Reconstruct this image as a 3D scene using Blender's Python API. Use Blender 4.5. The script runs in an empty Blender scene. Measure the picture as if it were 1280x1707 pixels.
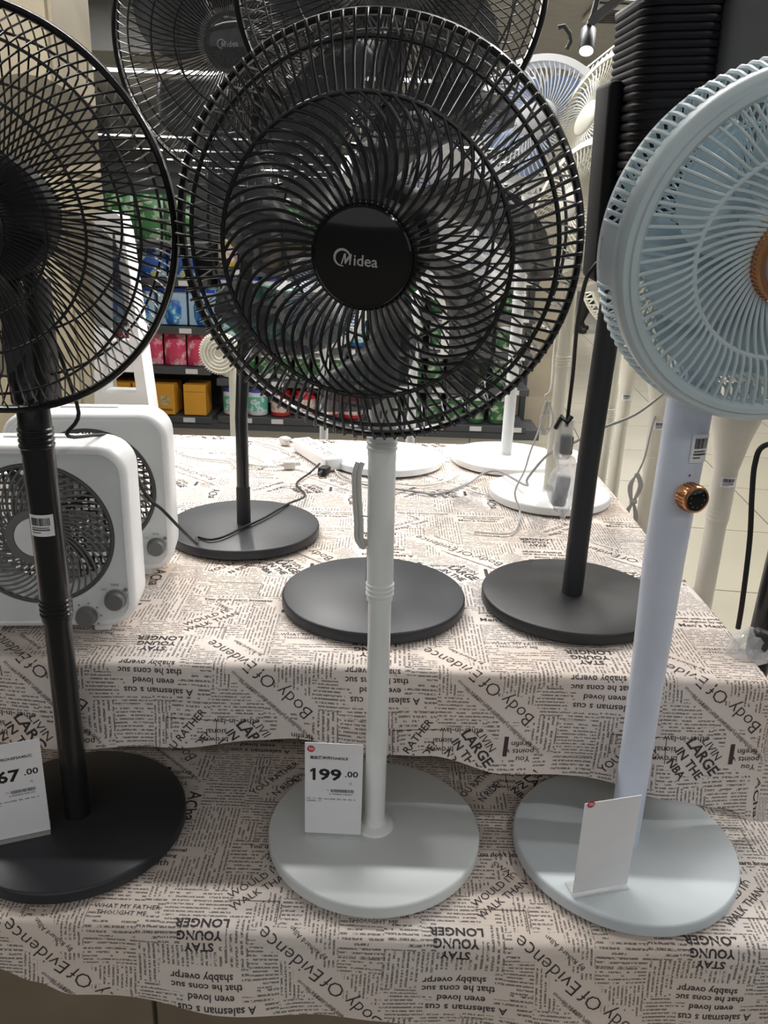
import bpy, bmesh, math, random
from mathutils import Vector, Matrix, noise
R = math.radians
rnd = random.Random(7)
C = bpy.context.scene.collection
SC = bpy.context.scene

# ---------------------------------------------------------------- camera
cam_d = bpy.data.cameras.new('camera')
cam = bpy.data.objects.new('camera', cam_d)
C.objects.link(cam)
PITCH, ROLL, FPX = R(19.171), R(2.027), 1348.68
fw = Vector((0, math.cos(PITCH), -math.sin(PITCH)))
up0 = Vector((0, math.sin(PITCH), math.cos(PITCH)))
rt0 = Vector((1, 0, 0))
rt = math.cos(ROLL) * rt0 + math.sin(ROLL) * up0
up = -math.sin(ROLL) * rt0 + math.cos(ROLL) * up0
cam.matrix_world = Matrix(((rt.x, up.x, -fw.x, 0), (rt.y, up.y, -fw.y, 0), (rt.z, up.z, -fw.z, 1.40), (0, 0, 0, 1)))
cam_d.sensor_fit = 'HORIZONTAL'
cam_d.sensor_width = 36.0
cam_d.lens = FPX / 1280 * 36.0
cam_d.clip_start = 0.05
cam_d.clip_end = 200
SC.camera = cam

# ---------------------------------------------------------------- world, lights, exposure
wd = bpy.data.worlds.new('store_air')
SC.world = wd
wd.use_nodes = True
wd.node_tree.nodes['Background'].inputs[0].default_value = (0.95, 0.97, 1.0, 1)
wd.node_tree.nodes['Background'].inputs[1].default_value = 0.38
SC.view_settings.view_transform = 'Standard'
SC.view_settings.look = 'None'
SC.view_settings.gamma = 1
SC.view_settings.use_curve_mapping = False
SC.view_settings.exposure = 0.08

def area(name, loc, sx, sy, power, rot=(0, 0, 0), col=(1, 0.98, 0.95)):
    d = bpy.data.lights.new(name, 'AREA')
    d.shape = 'RECTANGLE'; d.size = sx; d.size_y = sy; d.energy = power; d.color = col
    o = bpy.data.objects.new(name, d); C.objects.link(o); o.location = loc; o.rotation_euler = rot
    return o
def spot(name, loc, target, power, deg, col=(1, 0.97, 0.92), size=0.04, blend=0.5):
    d = bpy.data.lights.new(name, 'SPOT')
    d.energy = power; d.spot_size = R(deg); d.spot_blend = blend; d.color = col; d.shadow_soft_size = size
    o = bpy.data.objects.new(name, d); C.objects.link(o); o.location = loc
    v = Vector(target) - Vector(loc)
    o.rotation_euler = v.to_track_quat('-Z', 'Y').to_euler()
    return o
# rows of strip fixtures on the ceiling (the ones in view are modelled further down)
for ly, pw in ((-2.2, 70), (2.6, 250), (6.2, 260), (12.5, 260)):
    area('ceiling_strip_light', (0.5, ly, 3.12), 9.0, 0.12, pw)
# track spots of the appliance department, aimed at the display table
spot('track_spot_light', (0.9, 3.6, 2.95), (0.1, 2.0, 0.8), 120, 55)
spot('track_spot_light', (-0.7, 3.4, 2.95), (-0.1, 2.0, 0.8), 95, 55)
spot('track_spot_light', (1.6, 0.9, 2.95), (0.5, 1.2, 0.9), 30, 60)

# ---------------------------------------------------------------- materials
MATS = {}
def mat(name, col, rough=0.5, metal=0.0, var=0.06, scale=8.0, bump=0.0, bscale=200, coat=0.0, emit=None, spec=0.5, trans=0.0, alpha=None, ior=1.45):
    if name in MATS: return MATS[name]
    m = bpy.data.materials.new(name); m.use_nodes = True
    nt = m.node_tree; b = nt.nodes['Principled BSDF']
    tc = nt.nodes.new('ShaderNodeTexCoord'); n = nt.nodes.new('ShaderNodeTexNoise')
    n.inputs['Scale'].default_value = scale; n.inputs['Detail'].default_value = 3
    nt.links.new(tc.outputs['Object'], n.inputs['Vector'])
    r = nt.nodes.new('ShaderNodeValToRGB')
    lo = [max(0, c * (1 - var)) for c in col]; hi = [min(1, c * (1 + var)) for c in col]
    r.color_ramp.elements[0].position = 0.3; r.color_ramp.elements[1].position = 0.7
    r.color_ramp.elements[0].color = (*lo, 1); r.color_ramp.elements[1].color = (*hi, 1)
    nt.links.new(n.outputs['Fac'], r.inputs['Fac']); nt.links.new(r.outputs['Color'], b.inputs['Base Color'])
    b.inputs['Roughness'].default_value = rough; b.inputs['Metallic'].default_value = metal
    b.inputs['Coat Weight'].default_value = coat; b.inputs['Specular IOR Level'].default_value = spec
    b.inputs['Transmission Weight'].default_value = trans; b.inputs['IOR'].default_value = ior
    if bump > 0:
        n2 = nt.nodes.new('ShaderNodeTexNoise'); n2.inputs['Scale'].default_value = bscale
        nt.links.new(tc.outputs['Object'], n2.inputs['Vector'])
        bp = nt.nodes.new('ShaderNodeBump'); bp.inputs['Strength'].default_value = bump; bp.inputs['Distance'].default_value = 0.002
        nt.links.new(n2.outputs['Fac'], bp.inputs['Height']); nt.links.new(bp.outputs['Normal'], b.inputs['Normal'])
    if emit:
        b.inputs['Emission Color'].default_value = (*emit[0], 1); b.inputs['Emission Strength'].default_value = emit[1]
    if alpha is not None:
        tr = nt.nodes.new('ShaderNodeBsdfTransparent'); mx = nt.nodes.new('ShaderNodeMixShader')
        mx.inputs[0].default_value = alpha
        nt.links.new(tr.outputs[0], mx.inputs[1]); nt.links.new(b.outputs[0], mx.inputs[2])
        nt.links.new(mx.outputs[0], nt.nodes['Material Output'].inputs['Surface'])
    MATS[name] = m
    return m
M_black = mat('gloss_black_enamel', (0.012, 0.012, 0.014), 0.28, coat=0.3)
M_wire = mat('black_coated_wire', (0.014, 0.015, 0.017), 0.33)
M_rwire = mat('grey_coated_wire', (0.10, 0.105, 0.12), 0.35, metal=0.3)
M_satin = mat('satin_black_plastic', (0.030, 0.032, 0.036), 0.5, bump=0.05)
M_charcoal = mat('charcoal_base_enamel', (0.026, 0.028, 0.034), 0.42, bump=0.04)
M_hub = mat('piano_black_plastic', (0.008, 0.008, 0.009), 0.08, coat=0.5)
M_maroon = mat('dark_maroon_plastic', (0.035, 0.006, 0.009), 0.2, coat=0.4)
M_smoke = mat('smoky_clear_plastic', (0.11, 0.115, 0.125), 0.3, alpha=0.66)
M_smoke2 = mat('thin_smoky_plastic', (0.09, 0.09, 0.095), 0.3, alpha=0.42)
M_white = mat('white_plastic', (0.88, 0.89, 0.90), 0.35)
M_whitepole = mat('white_enamel_tube', (0.86, 0.88, 0.87), 0.3)
M_whitebase = mat('white_base_enamel', (0.80, 0.82, 0.82), 0.4)
M_cream = mat('warm_white_plastic', (0.72, 0.69, 0.60), 0.45)
M_blue = mat('pale_blue_plastic', (0.64, 0.745, 0.79), 0.4)
M_bluedeep = mat('pale_blue_blade_plastic', (0.50, 0.62, 0.68), 0.4)
M_lav = mat('lavender_white_enamel', (0.68, 0.74, 0.87), 0.35)
M_copper = mat('polished_copper', (0.75, 0.36, 0.17), 0.22, metal=0.9)
M_grey = mat('mid_grey_plastic', (0.17, 0.17, 0.17), 0.45)
M_dgrey = mat('dark_grey_plastic', (0.085, 0.085, 0.085), 0.5)
M_facewhite = mat('cool_white_face_plastic', (0.72, 0.76, 0.76), 0.4)
M_paper = mat('white_card_paper', (0.86, 0.86, 0.89), 0.6)
M_ink = mat('black_print_ink', (0.015, 0.015, 0.015), 0.7)
M_greyink = mat('grey_print_ink', (0.22, 0.22, 0.23), 0.7)
M_red = mat('red_print_ink', (0.55, 0.05, 0.06), 0.6)
M_logo = mat('silver_logo_print', (0.42, 0.42, 0.42), 0.4)
M_cordb = mat('black_rubber_cord', (0.012, 0.012, 0.013), 0.5)
M_cordw = mat('white_rubber_cord', (0.62, 0.62, 0.60), 0.5)
M_cordg = mat('grey_rubber_cord', (0.34, 0.34, 0.34), 0.5)
M_clear = mat('clear_wrinkled_film', (0.85, 0.88, 0.9), 0.12, alpha=0.30, bump=0.9, bscale=60, spec=0.9)
M_film = mat('clear_smooth_film', (0.8, 0.82, 0.84), 0.12, alpha=0.09, bump=0.5, bscale=18, spec=1.0)
M_bag = mat('milky_polythene_bag', (0.84, 0.85, 0.86), 0.3, alpha=0.8, bump=0.6, bscale=30)

# ---------------------------------------------------------------- mesh helpers
class MB:
    def __init__(s): s.v = []; s.f = []
    def add(s, vs, fs, M=None):
        o = len(s.v)
        s.v += [tuple(M @ Vector(p)) if M else tuple(p) for p in vs]
        s.f += [tuple(i + o for i in f) for f in fs]
        return s
    def tube(s, pts, r, n=6, closed=False, M=None, caps=True, flat=1.0):
        pts = [Vector(p) for p in pts]; k = len(pts); vs = []; fs = []
        rr = r if isinstance(r, (list, tuple)) else [r] * k
        prev = None
        for i, p in enumerate(pts):
            a = pts[(i - 1) % k] if (closed or i > 0) else pts[i]
            b = pts[(i + 1) % k] if (closed or i < k - 1) else pts[i]
            t = (b - a).normalized() if (b - a).length > 1e-9 else Vector((0, 0, 1))
            if prev is None:
                ref = Vector((0, 0, 1)) if abs(t.z) < 0.9 else Vector((1, 0, 0))
                u = t.cross(ref).normalized()
            else:
                u = (prev - t * prev.dot(t))
                u = u.normalized() if u.length > 1e-6 else t.cross(Vector((0, 0, 1))).normalized()
            prev = u; w = t.cross(u)
            for j in range(n):
                an = 2 * math.pi * j / n
                vs.append(p + rr[i] * (math.cos(an) * u + flat * math.sin(an) * w))
        for i in range(k if closed else k - 1):
            for j in range(n):
                a = i * n + j; b = i * n + (j + 1) % n; i2 = (i + 1) % k
                fs.append((a, b, i2 * n + (j + 1) % n, i2 * n + j))
        if caps and not closed:
            fs.append(tuple(range(n - 1, -1, -1))); fs.append(tuple((k - 1) * n + j for j in range(n)))
        return s.add(vs, fs, M)
    def ring(s, R_, z, r, n=96, k=8, M=None, flat=1.0):
        # torus of radius R_ about local Z
        vs = []; fs = []
        for i in range(n):
            a = 2 * math.pi * i / n
            for j in range(k):
                b = 2 * math.pi * j / k
                q = R_ + r * math.cos(b)
                vs.append((q * math.cos(a), q * math.sin(a), z + r * flat * math.sin(b)))
        for i in range(n):
            for j in range(k):
                fs.append((i * k + j, ((i + 1) % n) * k + j, ((i + 1) % n) * k + (j + 1) % k, i * k + (j + 1) % k))
        return s.add(vs, fs, M)
    def lathe(s, prof, n=64, M=None, c0=True, c1=True, closed=False):
        vs = []; fs = []; k = len(prof)
        for (r, z) in prof:
            for j in range(n):
                a = 2 * math.pi * j / n
                vs.append((r * math.cos(a), r * math.sin(a), z))
        for i in range(k if closed else k - 1):
            for j in range(n):
                i2 = (i + 1) % k
                fs.append((i * n + j, i * n + (j + 1) % n, i2 * n + (j + 1) % n, i2 * n + j))
        if not closed:
            if c0: fs.append(tuple(range(n - 1, -1, -1)))
            if c1: fs.append(tuple((k - 1) * n + j for j in range(n)))
        return s.add(vs, fs, M)
    def box(s, c, d, M=None, bev=0.0, seg=2):
        bm = bmesh.new(); bmesh.ops.create_cube(bm, size=1)
        for v in bm.verts: v.co = Vector((v.co.x * d[0], v.co.y * d[1], v.co.z * d[2]))
        if bev > 0: bmesh.ops.bevel(bm, geom=list(bm.edges), offset=bev, segments=seg, affect='EDGES', profile=0.5)
        bm.verts.index_update()
        vs = [v.co + Vector(c) for v in bm.verts]; fs = [tuple(v.index for v in f.verts) for f in bm.faces]
        bm.free()
        return s.add(vs, fs, M)
    def mesh(s, name, smooth=True, ang=40):
        me = bpy.data.meshes.new(name); me.from_pydata(s.v, [], s.f)
        bm = bmesh.new(); bm.from_mesh(me); bmesh.ops.recalc_face_normals(bm, faces=bm.faces); bm.to_mesh(me); bm.free()
        if smooth:
            me.polygons.foreach_set('use_smooth', [True] * len(me.polygons))
            me.set_sharp_from_angle(angle=R(ang))
        return me
def link(name, me, m=None, parent=None, M=None):
    o = bpy.data.objects.new(name, me); C.objects.link(o)
    if m is not None and me is not None and not me.materials: me.materials.append(m)
    if parent: o.parent = parent
    if M is not None: o.matrix_basis = M
    return o
def obj(name, mb, m, parent=None, M=None, smooth=True, kind=None, label=None, ang=40):
    o = link(name, mb.mesh(name, smooth, ang), m, parent, M)
    if kind: o['kind'] = kind
    if label: o['label'] = label
    return o
def tag(o, label, cat, group=None):
    o['label'] = label; o['category'] = cat
    if group: o['group'] = group
    return o
def thing(name, label, cat, loc, rz=0, group=None):
    o = bpy.data.objects.new(name, None); C.objects.link(o); o.empty_display_size = 0.05
    o.location = loc; o.rotation_euler = (0, 0, rz)
    return tag(o, label, cat, group)
def struct(name, mb, m, smooth=False):
    return obj(name, mb, m, None, None, smooth, 'structure')
def copy_tree(o, parent=None):
    c = o.copy(); C.objects.link(c); c.parent = parent
    for ch in list(o.children): copy_tree(ch, c)
    return c
def smooth_path(pts, sub=6):
    P = [Vector(p) for p in pts]; out = []
    for i in range(len(P) - 1):
        a = P[max(i - 1, 0)]; b = P[i]; c = P[i + 1]; d = P[min(i + 2, len(P) - 1)]
        for k in range(sub):
            t = k / sub
            out.append(0.5 * ((2 * b) + (c - a) * t + (2 * a - 5 * b + 4 * c - d) * t * t + (3 * b - a - 3 * c + d) * t ** 3))
    out.append(P[-1]); return out
def T(x, y, z): return Matrix.Translation((x, y, z))
def RX(a): return Matrix.Rotation(a, 4, 'X')
def RY(a): return Matrix.Rotation(a, 4, 'Y')
def RZ(a): return Matrix.Rotation(a, 4, 'Z')
TEXTC = {}
def text_geo(s, size, offset=0.0, res=2):
    """glyph outline mesh of a line of text, centred on its origin: verts (x, y), faces"""
    key = (s, size, offset, res)
    if key in TEXTC: return TEXTC[key]
    cu = bpy.data.curves.new('t', 'FONT'); cu.body = s; cu.size = size; cu.resolution_u = res; cu.offset = offset
    cu.align_x = 'CENTER'; cu.align_y = 'CENTER'
    o = bpy.data.objects.new('t', cu); C.objects.link(o)
    bpy.context.view_layer.update()
    dg = bpy.context.evaluated_depsgraph_get()
    me = o.evaluated_get(dg).to_mesh()
    vs = [(v.co.x, v.co.y) for v in me.vertices]; fs = [tuple(p.vertices) for p in me.polygons]
    o.evaluated_get(dg).to_mesh_clear()
    bpy.data.objects.remove(o); bpy.data.curves.remove(cu)
    TEXTC[key] = (vs, fs)
    return vs, fs
def add_text(mb, s, size, M, offset=0.0, res=2, left=False):
    vs, fs = text_geo(s, size, offset, res)
    dx = -min(v[0] for v in vs) if (left and vs) else 0
    mb.add([(x + dx, y, 0) for x, y in vs], fs, M)

# ---------------------------------------------------------------- setting: floor, ceiling, walls
def floor_mat():
    m = bpy.data.materials.new('cream_floor_tile'); m.use_nodes = True; nt = m.node_tree; b = nt.nodes['Principled BSDF']
    tc = nt.nodes.new('ShaderNodeTexCoord')
    n = nt.nodes.new('ShaderNodeTexNoise'); n.inputs['Scale'].default_value = 1.3; n.inputs['Detail'].default_value = 6
    nt.links.new(tc.outputs['Object'], n.inputs['Vector'])
    r = nt.nodes.new('ShaderNodeValToRGB')
    r.color_ramp.elements[0].color = (0.33, 0.30, 0.235, 1); r.color_ramp.elements[1].color = (0.40, 0.37, 0.29, 1)
    nt.links.new(n.outputs['Fac'], r.inputs['Fac']); nt.links.new(r.outputs['Color'], b.inputs['Base Color'])
    b.inputs['Roughness'].default_value = 0.28
    return m
M_floor = floor_mat()
M_grout = mat('dark_tile_grout', (0.10, 0.095, 0.08), 0.8)
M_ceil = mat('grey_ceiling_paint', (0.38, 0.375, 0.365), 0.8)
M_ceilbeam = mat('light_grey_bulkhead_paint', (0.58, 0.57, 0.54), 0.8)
M_tanwall = mat('pale_wood_laminate', (0.33, 0.285, 0.20), 0.5, var=0.12, scale=3)
M_strip = mat('lit_strip_diffuser', (0.9, 0.9, 0.9), 0.5, emit=((1.0, 0.99, 0.97), 5.0))

fl = struct('floor', MB().box((1, 12, -0.012), (26, 40, 0.02)), M_grout)
tile_me = MB().box((0, 0, 0), (0.792, 0.792, 0.02)).mesh('floor_tile', False); tile_me.materials.append(M_floor)
ca, sa = math.cos(R(-6)), math.sin(R(-6))
cnt = 0
far_tiles = MB()
tl = []
for i in range(-12, 22):
    for j in range(-2, 40):
        x = i * 0.8 + 0.4; y = j * 0.8 + 0.5
        X = x * ca - y * sa; Y = x * sa + y * ca
        if -9 < X < 13 and 0.3 < Y < 29 and abs(X) < 2.5 + Y * 0.75: tl.append((Y, X))
tl.sort()
for k, (Y, X) in enumerate(tl):
    if k < 290:
        o = link('floor_tile', tile_me, None, fl); o.location = (X, Y, -0.01); o.rotation_euler = (0, 0, R(-6))
    else:
        far_tiles.box((0, 0, 0), (0.792, 0.792, 0.02), T(X, Y, -0.01) @ RZ(R(-6)))
obj('far_floor_tiles', far_tiles, M_floor, fl, smooth=False, kind='stuff')

struct('ceiling', MB().box((1, 14, 3.28), (26, 40, 0.1)), M_ceil)
struct('wall_back', MB().box((1, 33.5, 1.6), (26, 0.2, 3.4)), mat('far_wall_paint', (0.40, 0.39, 0.37), 0.8))
struct('wall_left', MB().box((-11.8, 14, 1.6), (0.2, 40, 3.4)), mat('side_wall_paint', (0.33, 0.32, 0.30), 0.8))
struct('wall_right', MB().box((13.8, 14, 1.6), (0.2, 40, 3.4)), mat('right_wall_paint', (0.40, 0.38, 0.34), 0.8))
# bulkhead boxes and beams of the ceiling
struct('trim_1', MB().box((-3.0, 8.1, 3.0), (2.6, 0.6, 0.46), bev=0.01), mat('mid_grey_bulkhead_paint', (0.24, 0.24, 0.235), 0.85))  # left bulkhead box in one even mid grey
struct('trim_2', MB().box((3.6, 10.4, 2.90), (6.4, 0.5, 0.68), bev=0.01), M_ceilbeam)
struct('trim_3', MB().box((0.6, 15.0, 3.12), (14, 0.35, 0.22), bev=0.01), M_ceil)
# pale wood-faced pillar on the left
pl = MB(); pl.box((-2.15, 4.3, 1.6), (1.2, 0.5, 3.2), bev=0.008)
pil = struct('wall_pillar_left', pl, mat('pillar_core', (0.2, 0.17, 0.12), 0.7))
pm = MB().box((0, 0, 0), (0.586, 0.02, 1.58), bev=0.004).mesh('panel', False); pm.materials.append(M_tanwall)
for px_ in (-2.45, -1.85):
    for pz in (0.8, 2.4):
        o = link('panel', pm, None, pil); o.location = (px_, 4.045, pz)
pm2 = MB().box((0, 0, 0), (0.02, 0.49, 1.58), bev=0.004).mesh('panel', False); pm2.materials.append(M_tanwall)
for pz in (0.8, 2.4):
    o = link('panel', pm2, None, pil); o.location = (-1.545, 4.3, pz)
struct('wall_column_right', MB().box((1.13, 6.35, 0.75), (0.36, 0.5, 1.5), bev=0.01), mat('beige_partition_laminate', (0.46, 0.40, 0.30), 0.5))

# strip lights in view
def strip_light(loc, ln, label):
    t = thing('ceiling_strip_lamp', label, 'ceiling light', loc, 0, 'rows of ceiling strip lamps')
    obj('housing', MB().box((0, 0, 0.03), (ln, 0.16, 0.05), bev=0.008), mat('lamp_housing_white', (0.6, 0.6, 0.6), 0.5), t)
    obj('diffuser', MB().box((0, 0, -0.005), (ln - 0.04, 0.11, 0.03), bev=0.01), M_strip, t)
    h = MB()
    for s in (-0.4, 0.4): h.tube([(s * ln, 0, 0.05), (s * ln, 0, 0.062)], 0.004)
    obj('hanger', h, M_dgrey, t)
ords = ['nearest', 'second nearest', 'third nearest', 'fourth nearest', 'fifth nearest', 'sixth nearest', 'farthest']
for i, y in enumerate((11.2, 15.9, 19.2, 22.6, 25.8, 29.0, 32.0)):
    for k, x in enumerate((-4.3, 1.0, 6.3)):
        if k == 2 and i < 2: continue
        strip_light((x, y, 3.17), 4.9, '%s row of glowing ceiling strip lamps, %s length' % (ords[i], ('left', 'middle', 'right')[k]))
# the bright panel light at top right
strip_light((2.0, 7.2, 3.17), 1.0, 'short bright ceiling lamp just left of the black louvred fan head')

# ceiling vent
v = thing('ceiling_vent', 'square slatted grey ceiling vent near the black track spotlight', 'vent', (1.93, 7.9, 3.2))
obj('frame', MB().box((0, 0, 0), (0.7, 0.5, 0.03), bev=0.005), M_ceilbeam, v)
vs_me = MB().box((0, 0, 0), (0.6, 0.03, 0.02)).mesh('slat', False); vs_me.materials.append(M_dgrey)
for k in range(7):
    o = link('slat', vs_me, None, v); o.location = (0, -0.18 + 0.06 * k, -0.02)
# track with spotlight
tr = MB().tube([(0.95, 4.6, 2.42), (1.75, 6.1, 3.15)], 0.028, 4)
tag(obj('lighting_track', tr, M_satin), 'dark diagonal lighting track under the grey ceiling', 'lighting track')
tr2 = MB()
pa, pb = Vector((1.28, 6.4, 2.48)), Vector((2.05, 6.6, 3.1))
dd = (pb - pa)
for s in (-0.02, 0.02): tr2.tube([pa + Vector((0, 0, s)), pb + Vector((0, 0, s))], 0.006, 4)
for k in range(26):
    q = pa + dd * (k / 25); tr2.tube([q + Vector((0, 0, -0.02)), q + Vector((0.02, 0, 0.02))], 0.004, 4)
tag(obj('perforated_cable_tray', tr2, mat('galvanised_tray', (0.4, 0.4, 0.38), 0.5, metal=0.4)), 'pale perforated cable tray running up behind the black louvred head', 'cable tray')
sp = thing('track_spotlight', 'black cylinder spotlight glowing on the ceiling track', 'spotlight', (1.215, 6.0, 2.60))
Ms = RX(R(-30)) @ RY(R(6))
obj('lamp_body', MB().lathe([(0.046, -0.06), (0.050, -0.055), (0.050, 0.09), (0.035, 0.11)], 32), M_satin, sp, Ms)
obj('lens', MB().lathe([(0.044, -0.064), (0.001, -0.062)], 32), mat('lit_spot_lens', (1, 1, 0.9), 0.3, emit=((1, 0.97, 0.85), 9)), sp, Ms)
obj('bracket', MB().tube([(0, 0, 0.10), (0.02, 0, 0.16), (0.03, -0.02, 0.24)], 0.02, 8), M_satin, sp)
obj('end_clamp', MB().tube([(-0.20, 0.0, 0.08), (-0.16, 0, 0.09), (-0.12, 0, 0.05), (-0.11, 0, 0.0), (-0.13, 0, -0.04)], 0.014, 8), M_satin, sp)

# ---------------------------------------------------------------- cloth with newspaper print
def print_mat(name, base):
    m = bpy.data.materials.new(name); m.use_nodes = True; nt = m.node_tree; N = nt.nodes; Lk = nt.links; b = N['Principled BSDF']
    def mth(op, a, bb=None, c=None):
        n = N.new('ShaderNodeMath'); n.operation = op
        for i, x in enumerate((a, bb, c)):
            if x is None: continue
            if isinstance(x, (int, float)): n.inputs[i].default_value = x
            else: Lk.new(x, n.inputs[i])
        return n.outputs[0]
    uv = N.new('ShaderNodeUVMap'); uv.uv_map = 'print'
    sp_ = N.new('ShaderNodeSeparateXYZ'); Lk.new(uv.outputs[0], sp_.inputs[0])
    s, t = sp_.outputs[0], sp_.outputs[1]
    row = mth('FLOOR', t); f = mth('FRACT', t)
    rm = mth('MULTIPLY', mth('SMOOTH_MIN', 1.0, mth('MULTIPLY', mth('SUBTRACT', f, 0.20), 9), 0.1), mth('SMOOTH_MIN', 1.0, mth('MULTIPLY', mth('SUBTRACT', 0.78, f), 9), 0.1))
    rm = mth('MAXIMUM', rm, 0)
    rm = mth('MULTIPLY', rm, mth('MULTIPLY', mth('GREATER_THAN', f, 0.16), mth('LESS_THAN', f, 0.82)))
    def nz(x, y, sc, det=0):
        cb = N.new('ShaderNodeCombineXYZ'); Lk.new(x, cb.inputs[0]); Lk.new(y, cb.inputs[1])
        n = N.new('ShaderNodeTexNoise'); n.noise_dimensions = '2D'; n.inputs['Scale'].default_value = sc; n.inputs['Detail'].default_value = det
        Lk.new(cb.outputs[0], n.inputs['Vector']); return n.outputs['Fac']
    let = nz(mth('MULTIPLY', s, 2.6), mth('MULTIPLY_ADD', row, 13.7, mth('MULTIPLY', f, 1.7)), 1.0, 1)
    letm = mth('MINIMUM', 1.0, mth('MAXIMUM', 0.0, mth('MULTIPLY_ADD', let, 9.0, -3.2)))
    gap = nz(mth('MULTIPLY', s, 0.55), mth('MULTIPLY', row, 5.37), 1.0)
    gapm = mth('GREATER_THAN', gap, 0.33)
    at = N.new('ShaderNodeAttribute'); at.attribute_name = 'ink'
    ink = mth('MULTIPLY', mth('MULTIPLY', rm, letm), mth('MULTIPLY', gapm, at.outputs['Fac']))
    ink = mth('MULTIPLY', ink, 0.76)
    tc = N.new('ShaderNodeTexCoord'); n3 = N.new('ShaderNodeTexNoise'); n3.inputs['Scale'].default_value = 3.2; n3.inputs['Detail'].default_value = 4
    Lk.new(tc.outputs['Object'], n3.inputs['Vector'])
    rp = N.new('ShaderNodeValToRGB'); rp.color_ramp.elements[0].position = 0.35; rp.color_ramp.elements[1].position = 0.65
    rp.color_ramp.elements[0].color = (base[0] * 1.02, base[1] * 0.97, base[2] * 0.93, 1); rp.color_ramp.elements[1].color = (base[0] * 0.97, base[1], base[2] * 1.04, 1)
    Lk.new(n3.outputs['Fac'], rp.inputs['Fac'])
    mx = N.new('ShaderNodeMix'); mx.data_type = 'RGBA'
    Lk.new(ink, mx.inputs[0]); Lk.new(rp.outputs[0], mx.inputs[6]); mx.inputs[7].default_value = (0.035, 0.030, 0.032, 1)
    Lk.new(mx.outputs[2], b.inputs['Base Color']); b.inputs['Roughness'].default_value = 0.85
    b.inputs['Specular IOR Level'].default_value = 0.2
    w = N.new('ShaderNodeTexNoise'); w.inputs['Scale'].default_value = 900; Lk.new(tc.outputs['Object'], w.inputs['Vector'])
    bp = N.new('ShaderNodeBump'); bp.inputs['Strength'].default_value = 0.25; bp.inputs['Distance'].default_value = 0.001
    Lk.new(w.outputs['Fac'], bp.inputs['Height']); Lk.new(bp.outputs[0], b.inputs['Normal'])
    return m
PA, PB = 0.34, 0.50        # repeat of the printed fabric (across, along)
# large words of the repeat: text, centre (a, b), rotation, size, weight
WORDS = [
    ("Body", 0.215, 0.040, 139, 0.031, -0.0003), ("Of", 0.172, 0.003, 139, 0.031, -0.0003), ("Evidence", 0.112, -0.047, 139, 0.031, -0.0003),
    ("you are 15 common problems that could be serious", 0.188, 0.052, 139, 0.0085, 0.0), ("A doctor isn't the first to interpret your symptoms", 0.198, 0.064, 139, 0.0085, 0.0),
    ("By Richard Allan", 0.135, -0.066, 139, 0.010, 0.0),
    ("A salesman s cus", 0.350, 0.030, 180, 0.0155, 0.0002), ("even loved", 0.343, 0.014, 180, 0.0145, 0.0002), ("that he cons suc", 0.338, -0.002, 180, 0.0145, 0.0002), ("shabby overpr", 0.332, -0.016, 180, 0.0145, 0.0002),
    ("STAY", 0.330, -0.058, 180, 0.0165, 0.0005), ("YOUNG", 0.330, -0.074, 180, 0.0165, 0.0005), ("LONGER", 0.332, -0.091, 180, 0.0185, 0.0005),
    ("LIVIN", 0.170, 0.094, -53, 0.019, 0.0), ("LARGE", 0.157, 0.107, -53, 0.025, 0.0006), ("IN THE", 0.137, 0.118, -53, 0.020, 0.0004), ("NBA", 0.117, 0.126, -53, 0.018, 0.0004),
    ("I", 0.203, 0.101, 180, 0.050, 0.0010), ("firefin", 0.227, 0.098, 180, 0.014, 0.0001), ("points v", 0.227, 0.112, 180, 0.014, 0.0001), ("You", 0.233, 0.126, 180, 0.014, 0.0001),
    ("other-in-law", 0.130, 0.076, 180, 0.014, 0.0001), ("sional", 0.100, 0.094, 180, 0.014, 0.0001), ("brownie", 0.095, 0.109, 180, 0.014, 0.0001),
    ("YOU RATHER", 0.047, 0.102, 52, 0.0175, 0.0002), ("N RIDE?", 0.069, 0.122, 52, 0.0175, 0.0002),
    ("A", 0.262, 0.155, -90, 0.030, 0.0003), ("Cha", 0.262, 0.190, -80, 0.030, 0.0003),
    ("Men's Health", 0.215, -0.195, 0, 0.017, 0.0001), ("points with a professional", 0.225, -0.222, 0, 0.0105, 0.0002), ("firefighter by talking", 0.225, -0.210, 0, 0.0105, 0.0002),
    ("WHAT MY FATHER", 0.225, -0.112, 0, 0.0105, 0.0), ("THOUGHT ME", 0.220, -0.101, 0, 0.0105, 0.0),
    ("WOULD IT", 0.050, -0.165, 42, 0.017, 0.0), ("WALK THAN", 0.062, -0.150, 42, 0.017, 0.0), ("SWAC", 0.070, -0.205, -40, 0.014, 0.0),
    ("You don't learn browser", 0.090, -0.235, 0, 0.012, 0.0002),
]
LINES = [((0.02, 0.075), (0.10, 0.075)), ((0.10, 0.075), (0.10, 0.118)), ((0.02, 0.075), (0.02, 0.118)), ((0.02, 0.19), (0.12, 0.19)), ((0.12, 0.19), (0.12, 0.24)), ((0.02, -0.13), (0.09, -0.13)), ((0.09, -0.13), (0.09, -0.09))]
cells = {}
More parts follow.
